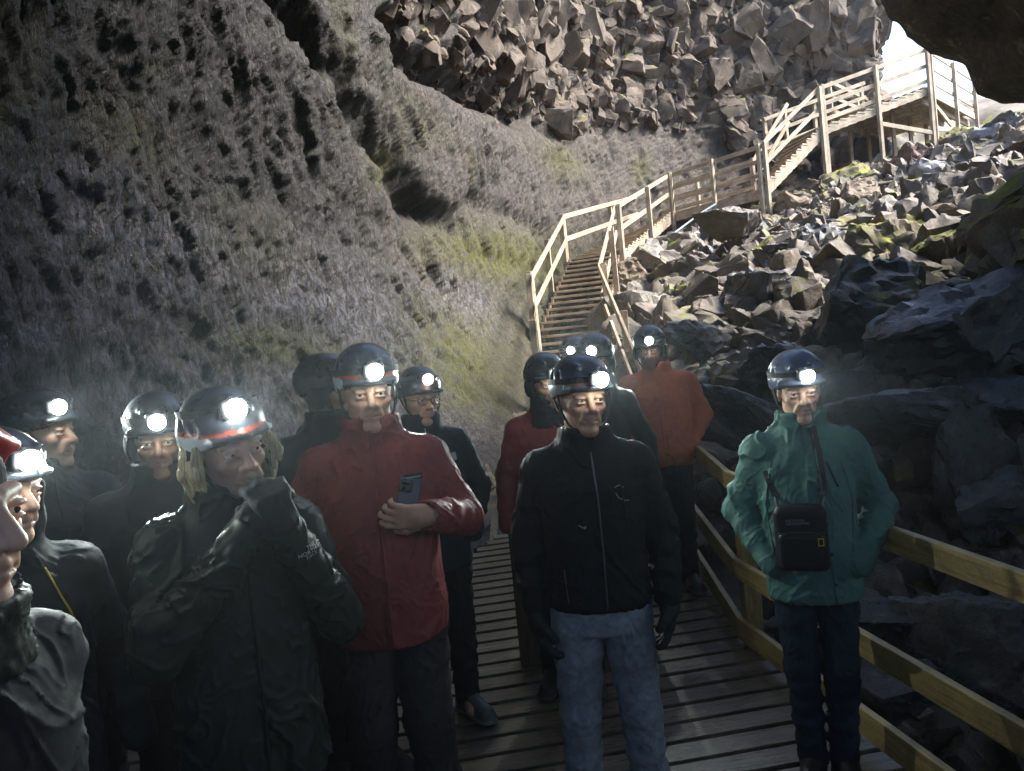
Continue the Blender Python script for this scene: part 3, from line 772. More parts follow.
# ------------------------------------------------------------------ soft bodies: distance fields turned into meshes
import openvdb as vdb
HS = 1.08
class Sdf:
    g = 1.0
    def __init__(self, lo, hi, vox):
        self.lo = np.array(lo, float); self.vox = vox
        self.n = np.ceil((np.array(hi) - self.lo) / vox).astype(int) + 1
        self.F = np.full(self.n, 0.2, np.float32)
        self.ax = [self.lo[i] + vox * np.arange(self.n[i]) for i in range(3)]
    def box(self, lo, hi, pad=0.06):
        sl = []
        for i in range(3):
            a = int(max(0, math.floor((lo[i] - pad - self.lo[i]) / self.vox))); b = int(min(self.n[i], math.ceil((hi[i] + pad - self.lo[i]) / self.vox) + 1))
            sl.append(slice(a, max(a, b)))
        return tuple(sl), [self.ax[0][sl[0]][:, None, None], self.ax[1][sl[1]][None, :, None], self.ax[2][sl[2]][None, None, :]]
    def put(self, sl, d, k, mode):
        A = self.F[sl]
        if A.size == 0: return
        d = np.broadcast_to(d, A.shape)
        if mode == 'add':
            h = np.clip(k - np.abs(A - d), 0, None) / k if k > 0 else 0
            self.F[sl] = np.minimum(A, d) - (h * h * k * .25 if k > 0 else 0)
        elif mode == 'sub':
            d = -d; h = np.clip(k - np.abs(A - d), 0, None) / k if k > 0 else 0
            self.F[sl] = np.maximum(A, d) + (h * h * k * .25 if k > 0 else 0)
        else:
            self.F[sl] = np.maximum(A, d)
    def cone(self, a, b, r1, r2, k=0.02, mode='add', fold=0.0, ffreq=70, flat=None):
        r1, r2, k = r1 * self.g, r2 * self.g, k * self.g; a, b = np.array(a, float), np.array(b, float); r = max(r1, r2)
        sl, (x, y, z) = self.box(np.minimum(a, b) - r, np.maximum(a, b) + r)
        ba = b - a; L2 = max(ba @ ba, 1e-9)
        h = np.clip(((x - a[0]) * ba[0] + (y - a[1]) * ba[1] + (z - a[2]) * ba[2]) / L2, 0, 1)
        dx, dy, dz = x - a[0] - h * ba[0], y - a[1] - h * ba[1], z - a[2] - h * ba[2]
        d = np.sqrt(dx * dx + dy * dy + dz * dz) - (r1 + (r2 - r1) * h)
        if fold: d = d + fold * np.sin(h * math.sqrt(L2) * ffreq + 9 * dx + 14 * dy + 5 * dz * np.sin(h * 7)) * np.sin(h * 3.14)
        self.put(sl, d, k, mode)
    def ell(self, c, r, k=0.02, mode='add', rot=None):
        c, r = np.array(c, float), np.array(r, float) * self.g; m_ = r.max(); k = k * self.g
        sl, (x, y, z) = self.box(c - m_, c + m_)
        x, y, z = x - c[0], y - c[1], z - c[2]
        if rot is not None:
            Rm = np.array(rot).T
            x, y, z = (Rm[0, 0] * x + Rm[0, 1] * y + Rm[0, 2] * z, Rm[1, 0] * x + Rm[1, 1] * y + Rm[1, 2] * z, Rm[2, 0] * x + Rm[2, 1] * y + Rm[2, 2] * z)
        k0 = np.sqrt((x / r[0]) ** 2 + (y / r[1]) ** 2 + (z / r[2]) ** 2); k1 = np.sqrt((x / r[0] ** 2) ** 2 + (y / r[1] ** 2) ** 2 + (z / r[2] ** 2) ** 2) + 1e-9
        self.put(sl, k0 * (k0 - 1) / k1, k, mode)
    def rbox(self, c, half, rad, k=0.01, mode='add', rot=None):
        c, hf = np.array(c, float), np.array(half, float) * self.g; rad *= self.g; m_ = np.linalg.norm(hf)
        sl, (x, y, z) = self.box(c - m_, c + m_)
        x, y, z = x - c[0], y - c[1], z - c[2]
        if rot is not None:
            Rm = np.array(rot).T
            x, y, z = (Rm[0, 0] * x + Rm[0, 1] * y + Rm[0, 2] * z, Rm[1, 0] * x + Rm[1, 1] * y + Rm[1, 2] * z, Rm[2, 0] * x + Rm[2, 1] * y + Rm[2, 2] * z)
        qx, qy, qz = np.abs(x) - hf[0] + rad, np.abs(y) - hf[1] + rad, np.abs(z) - hf[2] + rad
        d = np.sqrt(np.maximum(qx, 0) ** 2 + np.maximum(qy, 0) ** 2 + np.maximum(qz, 0) ** 2) + np.minimum(np.maximum(qx, np.maximum(qy, qz)), 0) - rad
        self.put(sl, d, k, mode)
    def loft(self, tab, k=0.02, mode='add', p=2.3, tilt=0.0, cx=0.0):
        """rows (z, rx, ry, cy): stacked elliptical sections"""
        T = np.array(tab, float); rx, ry = T[:, 1].max(), T[:, 2].max()
        sl, (x, y, z) = self.box((cx - rx, T[:, 3].min() - ry, T[0, 0]), (cx + rx, T[:, 3].max() + ry, T[-1, 0]))
        zz = z.ravel()
        def ip(c):
            q = np.interp(zz, T[:, 0], T[:, c]); return q[None, None, :]
        RX, RY, CYY = ip(1), ip(2), ip(3)
        xx, yy = np.abs(x - cx) / RX, np.abs(y - CYY) / RY
        d = ((xx ** p + yy ** p) ** (1 / p) - 1) * np.minimum(RX, RY)
        e = np.maximum(T[0, 0] - z, z - T[-1, 0]) + 0 * d
        h = np.clip(.02 - np.abs(d - e), 0, None) / .02
        d = np.maximum(d, e) + h * h * .005
        self.put(sl, d, k, mode)
    def plane(self, pt, nrm, mode='cut'):
        """keep the side the normal points away from"""
        n_ = np.array(nrm, float); n_ /= np.linalg.norm(n_)
        x, y, z = self.ax[0][:, None, None], self.ax[1][None, :, None], self.ax[2][None, None, :]
        d = (x - pt[0]) * n_[0] + (y - pt[1]) * n_[1] + (z - pt[2]) * n_[2]
        self.F = np.maximum(self.F, d.astype(np.float32))
    def mesh(self):
        g_ = vdb.FloatGrid(0.2); F = np.ascontiguousarray(self.F)
        F[0], F[-1] = 0.2, 0.2; F[:, 0], F[:, -1] = 0.2, 0.2; F[:, :, 0], F[:, :, -1] = 0.2, 0.2
        g_.copyFromArray(F)
        pts, quads = g_.convertToQuads(0.0)
        V_ = pts.astype(float) * self.vox + self.lo; Q = quads.astype(np.int32)
        a, b, c = V_[Q[:, 0]], V_[Q[:, 1]], V_[Q[:, 2]]
        if np.einsum('ij,ij->', a, np.cross(b, c)) + np.einsum('ij,ij->', a, np.cross(c, V_[Q[:, 3]])) < 0: Q = Q[:, ::-1]
        return V_, Q
    def front_y(self, x, z, y0=-0.6):
        i, k = int(round((x - self.lo[0]) / self.vox)), int(round((z - self.lo[2]) / self.vox))
        i = min(max(i, 0), self.n[0] - 1); k = min(max(k, 0), self.n[2] - 1)
        col = self.F[i, :, k]; w_ = np.where(col < 0)[0]
        if len(w_) == 0: return None
        j = w_[0]; f0, f1 = col[max(j - 1, 0)], col[j]
        return self.ax[1][j] - self.vox * (-f1 / (f0 - f1 + 1e-9))
def vnormals(V_, Q):
    n_ = np.cross(V_[Q[:, 2]] - V_[Q[:, 0]], V_[Q[:, 3]] - V_[Q[:, 1]]); N = np.zeros_like(V_)
    for i in range(4): np.add.at(N, Q[:, i], n_)
    return N / (np.linalg.norm(N, axis=1)[:, None] + 1e-12)
def smooth_v(V_, Q, it=2, f=0.5):
    e = np.concatenate([Q[:, [0, 1]], Q[:, [1, 2]], Q[:, [2, 3]], Q[:, [3, 0]]])
    for _ in range(it):
        S = np.zeros_like(V_); c = np.zeros(len(V_))
        np.add.at(S, e[:, 0], V_[e[:, 1]]); np.add.at(c, e[:, 0], 1); np.add.at(S, e[:, 1], V_[e[:, 0]]); np.add.at(c, e[:, 1], 1)
        V_ = V_ * (1 - f) + f * S / np.maximum(c, 1)[:, None]
    return V_

# ------------------------------------------------------------------ materials for people
def cloth(name, col, rough=0.6, weave=900, fold=0.006, fleck=0.12, spec=0.2):
    nt = NT(name); v = nt.coords()
    n1 = nt.noise(v, 6, 3, 0.5, 0.8); n2 = nt.noise(v, 38, 4, 0.65, .5); n3 = nt.noise(v, weave, 2, .6)
    c = nt.mix(1.0, col, nt.ramp(n2, [(0.3, 1 - 2.2 * fleck), (0.7, 1.0)]), 'MULTIPLY')
    c = nt.mix(1.0, c, nt.ramp(n1, [(0.3, 1 - 1.6 * fleck), (0.7, 1.0)]), 'MULTIPLY')
    h = nt.math('ADD', n1, nt.math('MULTIPLY', n2, 0.22))
    nm = nt.bump(n3, 0.25, 0.0015, nt.bump(h, 0.65, fold))
    return nt.done(c, nt.ramp(n2, [(0.3, max(.1, rough - .12)), (0.7, min(1, rough + .12))]), nm, spec=spec)
def skin(name, col, ruddy=(0.42, 0.16, 0.12)):
    nt = NT(name); v = nt.coords()
    n1 = nt.noise(v, 25, 4, .6); n2 = nt.noise(v, 420, 3, .6)
    c = nt.mix(nt.math('MULTIPLY', nt.ramp(n1, [(.4, 0.0), (.7, 1.0)]), .25), col, ruddy)
    c = nt.mix(nt.attr('lip'), c, (0.40, 0.17, 0.14)); c = nt.mix(nt.attr('brow'), c, (0.10, 0.075, 0.055))
    nt.b.inputs['Subsurface Weight'].default_value = 0.12; nt.b.inputs['Subsurface Radius'].default_value = (0.01, .004, .002)
    nm = nt.bump(n2, .25, .002, nt.bump(nt.noise(v, 60, 4, .6), .3, .004))
    return nt.done(c, nt.ramp(n1, [(.3, .42), (.7, .6)]), nm)
def plain(name, col, rough=0.5, metal=0.0, bumpy=0.0, scale=200):
    nt = NT(name); v = nt.coords(); n1 = nt.noise(v, scale * .2, 4, .6)
    c = nt.mix(1.0, col, nt.ramp(n1, [(.3, .75), (.7, 1.0)]), 'MULTIPLY')
    return nt.done(c, nt.ramp(n1, [(.3, max(.05, rough - .08)), (.7, min(1, rough + .1))]), nt.bump(nt.noise(v, scale, 3, .6), bumpy, .002) if bumpy else None, metal)
def helmet_mat(name, top, low, stripe):
    nt = NT(name); v = nt.coords(); n1 = nt.noise(v, 30, 5, .65)
    c = nt.mix(nt.attr('low'), top, low); c = nt.mix(nt.attr('stripe'), c, stripe)
    c = nt.mix(nt.math('MULTIPLY', nt.ramp(nt.noise(v, 90, 4, .7, 1.0), [(.6, 0.0), (.68, 1.0)]), .35), c, (.25, .25, .25))
    return nt.done(c, nt.ramp(n1, [(.3, .22), (.7, .45)]), None)
M['skin_a'] = skin('skin_warm', (0.54, 0.31, 0.21)); M['skin_b'] = skin('skin_pale', (0.66, 0.40, 0.29)); M['skin_c'] = skin('skin_dark', (0.30, 0.17, 0.11))
nt = NT('eye_white'); M['eye_white'] = nt.done((0.62, 0.58, 0.54), .15)
nt = NT('iris'); M['iris'] = nt.done((0.035, 0.03, 0.028), .08)
M['strap'] = plain('strap_webbing', (0.02, .02, .022), .7, 0, .5, 700)
M['lamp_body'] = plain('lamp_body', (.035, .035, .04), .35)
nt = NT('lamp_lens'); nt.b.inputs['Emission Color'].default_value = (.90, 1.0, .92, 1); nt.b.inputs['Emission Strength'].default_value = LENS
M['lens'] = nt.done((.9, .9, .9), .2)
nt = NT('lamp_lens_red'); nt.b.inputs['Emission Color'].default_value = (1.0, .55, .45, 1); nt.b.inputs['Emission Strength'].default_value = LENS * .35
M['lens_red'] = nt.done((.9, .5, .4), .2)
M['metal'] = plain('zip_metal', (.16, .16, .17), .45, .8)
M['white_print'] = plain('white_print', (.80, .78, .72), .6)
M['grey_print'] = plain('grey_print', (.30, .31, .33), .6)
M['yellow'] = plain('yellow_trim', (.62, .42, .03), .5)
M['black_soft'] = plain('black_soft', (.012, .012, .014), .75, 0, .5, 500)
def hair_mat(name, c0, c1):
    nt = NT(name); mp = nt.coords((1, 1, .12)); n1 = nt.noise(mp, 130, 4, .6, .3)
    return nt.done(nt.ramp(n1, [(.3, c0), (.7, c1)]), .45, nt.bump(n1, 1.0, .012))
M['blond'] = hair_mat('blond_hair', (.30, .22, .10), (.72, .60, .36)); M['brown_hair'] = hair_mat('brown_hair', (.05, .03, .02), (.16, .10, .06)); M['grey_hair'] = hair_mat('grey_hair', (.16, .15, .14), (.36, .34, .32))

LAMPS = []
def headM(c, yaw, pitch, roll):
    """head frame: yaw turns the face to the viewer's right, pitch tips it down, roll tips it sideways"""
    r_ = Matrix.Rotation(R(yaw), 3, 'Z') @ Matrix.Rotation(R(pitch), 3, 'X') @ Matrix.Rotation(R(roll), 3, 'Y')
    return np.array(r_), np.array(c, float)
def hand(S, wrist, d, n_, side, curl=25, spread=0.0225, k=.006, grow=0.0, thumb_out=0.6):
    """five fingers on a palm; d runs wrist to fingers, n_ is where the palm faces, side is where the thumb sits (+-1 along d x n_)"""
    w_ = Vector(wrist); d = Vector(d).normalized(); n_ = Vector(n_); n_ = (n_ - d * n_.dot(d)).normalized(); s = d.cross(n_) * side
    rot = Matrix((s, d, n_)).transposed()
    S.rbox(w_ + d * .052, (.040 + grow, .050, .015 + grow), .013, .012, rot=rot)
    S.cone(w_ - d * .03, w_ + d * .03, .028 + grow, .03 + grow, .02)
    for i, (L, r_) in enumerate([(.072, .0092), (.080, .0096), (.075, .0092), (.060, .0082)]):
        b = w_ + d * (.098 - .004 * abs(i - 1)) + s * (.034 - i * spread)
        ang = curl * (1 + .12 * i); p = b; dirv = d
        for j, f in enumerate((.45, .32, .23)):
            a_ = R(ang * (j + .6)); dv = d * math.cos(a_) + n_ * math.sin(a_) + s * (.06 * (1.5 - i))
            q_ = p + dv.normalized() * L * f
            S.cone(p, q_, r_ * (1 - .08 * j) + grow, r_ * (1 - .08 * (j + 1)) + grow, k if j else .012); p = q_
    b = w_ + d * .03 + s * .034
    t1 = b + (d * .7 + s * thumb_out + n_ * .35).normalized() * .042; t2 = t1 + (d * .9 + s * thumb_out * .35 + n_ * .45).normalized() * .034
    S.cone(b, t1, .015 + grow, .012 + grow, .012); S.cone(t1, t2, .012 + grow, .0095 + grow, .004)

def head_sdf(S, Rm, c, face):
    """skull, jaw and features in the head frame (face looks to -y)"""
    T = lambda p: Rm @ (np.array(p, float) * HS) + c
    S.g = HS
    w_ = face.get('w', 1.0); j = face.get('jaw', 1.0)
    S.ell(T((0, .018, .030)), (.074 * w_, .094, .086), .02, rot=Rm)
    S.ell(T((0, -.020, -.030)), (.057 * w_, .064, .084), .03, rot=Rm)
    S.cone(T((-.040 * w_ * j, .0, -.070)), T((-.012, -.066, -.098)), .017, .014, .03); S.cone(T((.040 * w_ * j, .0, -.070)), T((.012, -.066, -.098)), .017, .014, .03)
    S.ell(T((0, -.072, -.098)), (.020, .016, .016), .02, rot=Rm)
    for sx in (-1, 1):
        S.ell(T((sx * .042 * w_, -.058, -.022)), (.020, .020, .018), .02, rot=Rm)     # cheekbones
        S.ell(T((sx * .032, -.098, .004)), (.021, .015, .0125), .014, 'sub', rot=Rm)  # eye sockets
    S.cone(T((-.046, -.072, .024)), T((-.010, -.086, .022)), .010, .009, .012); S.cone(T((.046, -.072, .024)), T((.010, -.086, .022)), .010, .009, .012)
    nl = face.get('nose', 1.0)
    S.cone(T((0, -.084, .014)), T((0, -.084 - .026 * nl, -.030)), .0085, .0125, .012)
    for sx in (-1, 1):
        S.ell(T((sx * .0125, -.092, -.033)), (.010, .012, .009), .006, rot=Rm)
        S.ell(T((sx * .031, -.0835, .0095)), (.019, .011, .0055), .004, rot=Rm)       # upper lids
        S.ell(T((sx * .031, -.0815, -.0065)), (.018, .010, .005), .004, rot=Rm)       # lower lids
        S.cone(T((sx * .017, -.090, -.038)), T((sx * .033, -.078, -.066)), .008, .006, .012)   # folds beside the mouth
    S.ell(T((0, -.080, -.058)), (.026, .015, .022), .012, rot=Rm)
    S.cone(T((-.021, -.083, -.0595)), T((.021, -.083, -.0595)), .0058, .0058, .006); S.cone(T((0, -.0925, -.0575)), T((0, -.0925, -.0575)), .006, .006, .01)
    S.cone(T((-.018, -.084, -.0695)), T((.018, -.084, -.0695)), .0065, .0065, .006); S.cone(T((0, -.0915, -.0705)), T((0, -.0915, -.0705)), .006, .006, .01)
    S.cone(T((-.024, -.088, -.0645)), T((.024, -.088, -.0645)), .0032, .0032, .003, 'sub'); S.cone(T((-.006, -.098, -.0645)), T((.006, -.098, -.0645)), .0034, .0034, .003, 'sub')
    for sx in (-1, 1):
        S.ell(T((sx * .077 * w_, .012, -.004)), (.010, .020, .033), .008, rot=Rm); S.ell(T((sx * .086 * w_, .004, .0)), (.006, .011, .018), .004, 'sub', rot=Rm)
    S.g = 1.0
    S.cone(T((0, .022, -.06)), (c[0] * .4, .020, 1.475), .056, .062, .03)

def shell(S, vox_name, mat, parent, sm=1, wr=None, attrs=None):
    V_, Q = S.mesh()
    V_ = smooth_v(V_, Q, sm)
    if wr is not None:
        N = vnormals(V_, Q); V_ = V_ + N * wr(V_)[:, None]
    me = mesh_np(vox_name, V_, [Q])
    if attrs:
        for k, f in attrs.items(): setattr_f(me, k, f(V_))
    return link(vox_name, me, mat, parent)

def wrinkles(amp, seed=0, sc_=(4.2, 4.2, 5.0), hf=0.35):
    """folds of cloth: narrow crests with soft valleys, running aslant, patchy, with finer creases between"""
    def f(V_):
        side = np.where(V_[:, 0] > 0, 1.0, -1.0)
        q = np.c_[V_[:, 0] + side * .55 * V_[:, 2], V_[:, 1], .8 * V_[:, 2] - side * .5 * V_[:, 0]] * np.array(sc_) + seed
        w_ = fbm(q * .8 + 9, 1.0, 2)[:, None] * np.array((.5, .5, .8)); q = q + w_
        a = fbm(q * np.array([1.5, 1.5, .6]), 1.0, 2); b = fbm(q * np.array([2.2, 2.2, 1.0]) + 20, 1.6, 2); m_ = np.clip(fbm(q * .5 + 50, .8, 2) * 1.2 + .55, .12, 1)
        crest = np.clip(1 - np.abs(a) * 4.0, 0, 1) ** 2; fine = np.clip(1 - np.abs(b) * 4.5, 0, 1) ** 2
        return amp * ((1.5 * crest - .3 + .8 * a) * m_ + hf * fine * 1.4)
    return f

def person(label, x, y, h, yaw, head=(0, 0, 0), hc=(0, -.02), skin_m='skin_a', face={}, vox=.006, jacket={}, legs={}, arms={}, helmet=None, beanie=None, hood=None, hair=None, lamp=True, z=None, power=1.0, glasses=False, group='visitors wearing headlamps'):
    s = h / 1.75; z = deck_z(y) if z is None else z
    Rm, c = headM((hc[0], hc[1], 1.642), *head)
    T = lambda p: Rm @ (np.array(p, float) * HS) + c
    A = {-1: dict(e=(-.265, .035, 1.155), w=(-.275, -.045, .915), hd=(0, -.12, -1), pn=(1, .2, 0), curl=18, hand='bare'), 1: dict(e=(.265, .035, 1.155), w=(.275, -.045, .915), hd=(0, -.12, -1), pn=(-1, .2, 0), curl=18, hand='bare')}
    for k, v in arms.items(): A[k].update(v)
    J = dict(mat='j_black', b=1.0, hem=.82, belly=0.0, collar=1.0, open=0.0, wr=.006, chest=0.0); J.update(jacket)
    L = dict(mat='t_dark', kx=.095, fx=.10, w=1.0, shoe='shoe_dark', toe=8, fy=(0, 0)); L.update(legs)
    b = J['b']
    # ---- the body itself, one continuous figure
    S = Sdf((-.48, -.48, -.01), (.48, .32, 1.80), vox)
    S.loft([(.90, .13, .09, .01), (1.0, .14, .095, .01), (1.12, .13, .09, .0), (1.28, .145, .10, 0), (1.40, .145, .095, .01), (1.48, .08, .07, .02)], .04)
    for q in (-1, 1):
        a = A[q]; sh = (q * .165, .015, 1.415)
        S.cone(sh, a['e'], .05, .036, .05); S.cone(a['e'], a['w'], .037, .026, .02)
        hip, kn, an = (q * .085, .01, .92), (q * L['kx'], -.015, .50), (q * L['fx'], .02 + L['fy'][0 if q < 0 else 1], .08)
        S.cone(hip, kn, .075, .048, .04); S.cone(kn, an, .05, .034, .03); S.cone(an, (an[0], an[1] - .1, .045), .034, .03, .02)
        if a['hand'] != 'hidden' or a.get('show'): hand(S, a['w'], a['hd'], a['pn'], a.get('th', -q), a['curl'])
    head_sdf(S, Rm, c, face)
    iT = lambda V_: (V_ - c) @ Rm / HS
    def lip(V_):
        p = iT(V_); return np.clip(1.5 - np.hypot(np.maximum(np.abs(p[:, 0]) - .014, 0) / .009, (p[:, 2] + .065) / .0072), 0, 1) * (p[:, 1] < -.07) * .55
    def brow(V_):
        p = iT(V_); ax = np.abs(p[:, 0]); zc = .0245 - np.clip(ax - .034, 0, 1) * .35
        return np.clip(1.5 - np.hypot(np.maximum(np.abs(ax - .030) - .016, 0) / .006, (p[:, 2] - zc) / .0048), 0, 1) * (p[:, 1] < -.05) * .55
    V_, Q = S.mesh(); V_ = smooth_v(V_, Q, 1, .35)
    me = mesh_np('person', V_, [Q]); setattr_f(me, 'lip', lip(V_)); setattr_f(me, 'brow', brow(V_) * face.get('brow', 1.0))
    P_ = link('person', me, M[skin_m]); tag(P_, label, 'person', group)
    P_.location = (x, y, z); P_.rotation_euler = (0, 0, R(yaw)); P_.scale = (s, s, s)
    if helmet != 'none':
        for q in (-1, 1):
            bm = bmesh.new(); bmesh.ops.create_uvsphere(bm, u_segments=20, v_segments=14, radius=.0118 * HS)
            bmesh.ops.rotate(bm, verts=bm.verts, cent=(0, 0, 0), matrix=Matrix.Rotation(R(90), 3, 'X'))
            gz_ = Vector((face.get('gaze', 0), -1, -.05)).normalized()
            for f in bm.faces: f.material_index = 1 if f.calc_center_median().normalized().dot(gz_) > .89 else 0; f.smooth = True
            me = bpy.data.meshes.new('eye'); bm.to_mesh(me); bm.free()
            me.transform(Matrix.Translation(Vector(T((q * .031, -.0775, .002)))) @ Matrix(Rm.tolist()).to_4x4())
            link('eye', me, [M['eye_white'], M['iris']], P_)
    # ---- jacket
    hem = J['hem']; S = Sdf((-.50, -.52, hem - .05), (.50, .36, 1.66), vox * 1.15)
    bl = J['belly']
    S.loft([(hem, .185 * b, .135 * b + bl, -bl * .5), (.93, .188 * b, .138 * b + bl, -bl * .6), (1.08, .178 * b, .130 * b + bl, -bl * .6), (1.22, .186 * b, .134 * b + bl * .5, -bl * .3), (1.33, .188 * b, .130 * b + J['chest'], -J['chest'] * .5), (1.405, .160 * b, .112, .01), (1.475, .105 * b, .09, .018), (1.51, .085, .085, .015)], .03, p=2.25)
    for q in (-1, 1):
        a = A[q]; sh = (q * .168 * b, .012, 1.398)
        S.cone((q * .05, .02, 1.468), sh, .048, .062 * b, .05)
        S.cone(sh, a['e'], .073 * b, .060 * b, .035, fold=.0035, ffreq=55)
        w_ = np.array(a['w']); e = np.array(a['e']); w2 = w_ + (w_ - e) / np.linalg.norm(w_ - e) * .012
        S.cone(a['e'], w2, .061 * b, .046 * b, .02, fold=.004, ffreq=70)
    cl = J['collar']
    if cl > 0:
        zt = 1.50 + .062 * cl
        S.loft([(1.44, .10, .095, .012), (1.50, .088 + .006 * cl, .090 + .006 * cl, .006), (zt, .090 + .010 * cl, .092 + .012 * cl, -.002)], .025, p=2.1)
    # hood folded on the back and shoulders
    if J.get('hoodback', True): S.ell((0, .105, 1.475), (.115, .055, .065), .04)
    for q in (-1, 1):
        a = A[q]; w_, e = np.array(a['w']), np.array(a['e']); dr = (w_ - e) / np.linalg.norm(w_ - e)
        if a['hand'] != 'hidden':
            cc = w_ + dr * .075; S.ell(cc, (.068, .068, .068), 0.001, 'sub')
            S.cone(w_ - dr * .01, w_ + dr * .09, .036, .04, .002, 'sub')
    if cl > 0:
        S.loft([(1.475, .06, .062, .006), (1.50, .068 + .004 * cl, .072 + .004 * cl, .002), (1.72, .083 + .010 * cl, .092 + .012 * cl, -.008)], .004, 'sub', p=2.1)
        if J['open'] > 0:
            o_ = J['open']; S.cone((0, -.10, 1.50 - .06 * o_), (0, -.15, 1.62), .014, .050 + .02 * o_, .01, 'sub')
    if J.get('hoodup'):
        S.g = HS; S.ell(T((0, .03, .0)), (.115, .125, .155), .04, rot=Rm); S.ell(T((0, -.07, -.005)), (.079, .135, .118), .015, 'sub', rot=Rm); S.ell(T((0, .01, .01)), (.094, .110, .128), .01, 'sub', rot=Rm)
    S.g = 1.0
    S.plane((0, 0, hem), (0, 0.0, -1))
    SJ = S
    jk = shell(S, 'jacket', M[J['mat']], P_, 1, wrinkles(J['wr'], h * 30))
    # ---- trousers
    S = Sdf((-.32, -.30, .03), (.32, .30, 1.0), vox * 1.3)
    lw = L['w']
    S.loft([(.80, .165 * lw, .118 * lw, .008), (.98, .165 * lw, .12 * lw, .008)], .03)
    for q in (-1, 1):
        an = (q * L['fx'], .02 + L['fy'][0 if q < 0 else 1], .075)
        S.cone((q * .085, .01, .90), (q * L['kx'], -.015, .50), .102 * lw, .074 * lw, .012, fold=.003, ffreq=60)
        S.cone((q * L['kx'], -.015, .50), an, .074 * lw, .062 * lw, .02, fold=.0045, ffreq=75)
    S.plane((0, 0, .055), (0, 0, -1))
    tr = shell(S, 'trousers', M[L['mat']], P_, 1, wrinkles(.006, h * 11, (9, 9, 9)))
    # ---- shoes
    for q in (-1, 1):
        an = np.array((q * L['fx'], .02 + L['fy'][0 if q < 0 else 1], 0)); td = np.array((math.sin(R(L['toe'])) * q, -math.cos(R(L['toe'])), 0))
        p0 = an - td * .045; p1 = an + td * .165
        S = Sdf(np.minimum(p0, p1) - (.09, .09, .02), np.maximum(p0, p1) + (.09, .09, .22), .006)
        S.cone(p0 + (0, 0, .05), p1 + (0, 0, .032), .044, .042, .02); S.cone(an + (0, 0, .05), an + (0, 0, .135), .048, .050, .03); S.cone(an + td * .02 + (0, 0, .08), p1 + (0, 0, .045), .042, .03, .03)
        S.cone(p0 + (0, 0, .012), p1 + td * .008 + (0, 0, .012), .047, .049, .0); S.plane((0, 0, .0), (0, 0, -1))
        for t_ in (.35, .5, .65): lp = an + td * (.165 * t_) + np.array((0, 0, .115 - .085 * t_)); S.cone(lp - np.cross(td, (0, 0, 1)) * .03, lp + np.cross(td, (0, 0, 1)) * .03, .005, .005, .004)
        sh_ = shell(S, 'shoe', M[L['shoe']], P_, 1, None, {'sole': lambda V_: (V_[:, 2] < .024).astype(float)})
    # ---- gloves
    for q in (-1, 1):
        a = A[q]
        if a['hand'] == 'glove':
            w_ = np.array(a['w']); S = Sdf(w_ - .26, w_ + .26, .005)
            hand(S, a['w'], a['hd'], a['pn'], a.get('th', -q), a['curl'], .026, .004, .0055)
            dr = (w_ - np.array(a['e'])); dr /= np.linalg.norm(dr); S.cone(w_ - dr * .06, w_ + dr * .02, .037, .033, .015)
            shell(S, 'glove', M['black_soft'], P_, 1, wrinkles(.002, 3, (25, 25, 25)))
    # ---- beanie or hat under the helmet, hair
    if beanie:
        S = Sdf(c - .22, c + .22, .005); S.g = HS
        S.ell(T((0, .018, .034)), (.080, .101, .092), .01, rot=Rm); nb = Rm @ np.array((0, -.12, -1.0)); S.plane(T((0, -.09, beanie[1])), nb)
        S.ell(T((-.085, .01, -.01)), (.02, .045, .05), .02, rot=Rm) if len(beanie) > 2 else None; S.ell(T((.085, .01, -.01)), (.02, .045, .05), .02, rot=Rm) if len(beanie) > 2 else None
        shell(S, 'hat', M[beanie[0]], P_, 1, wrinkles(.002, 5, (20, 20, 20)))
    if hair:
        S = Sdf(c - .26, c + .26, .005); S.g = HS
        if hair[1] == 'short':
            S.ell(T((0, .034, .030)), (.083, .092, .095), .01, rot=Rm); S.ell(T((0, -.11, -.01)), (.075, .095, .075), .01, 'sub', rot=Rm); S.plane(T((0, 0, -.055)), Rm @ np.array((0, 0, -1.)))
        else:
            for q in (-1, 1):
                for dx_, dy_, L_, r_ in [(0, 0, .13, .022), (.008, .022, .15, .024), (-.002, .045, .15, .026), (.004, -.020, .10, .016), (.012, -.034, .085, .011)]:
                    a0 = T((q * (.076 + dx_), dy_, .03)); a1 = T((q * (.088 + dx_ * 1.6), dy_ - .006, -.03)); a2 = T((q * (.084 + dx_ * 1.3), dy_ - .014, .03 - L_))
                    S.cone(a0, a1, r_ * .8, r_, .008); S.cone(a1, a2, r_, r_ * .35, .008)
            S.ell(T((0, .06, -.02)), (.085, .06, .10), .02, rot=Rm)
        def hw(V_):
            p = iT(V_); return .0045 * fbm(np.c_[p[:, 0] * 90, p[:, 1] * 90, p[:, 2] * 9], 1.0, 3)
        shell(S, 'hair', M[hair[0]], P_, 1, hw)
    # ---- helmet with its headlamp
    if helmet and helmet != 'none':
        hm = helmet
        S = Sdf(c - .22, c + (.22, .22, .22), .005); S.g = HS
        tl = np.array(Matrix.Rotation(R(hm.get('tip', 4)), 3, 'X')); Hm = Rm @ tl; HT = lambda p: Hm @ (np.array(p, float) * HS) + c
        S.ell(HT((0, .012, .062)), (.099, .120, .096), .01, rot=Hm)
        S.ell(HT((0, .03, .034)), (.097, .106, .085), .02, rot=Hm)
        S.cone(HT((-.078, -.075, .048)), HT((0, -.113, .054)), .009, .010, .012); S.cone(HT((.078, -.075, .048)), HT((0, -.113, .054)), .009, .010, .012)   # small brim
        for xx in (-.035, .035): S.cone(HT((xx, -.09, .115)), HT((xx * 1.1, .09, .125)), .008, .008, .015)        # ridges
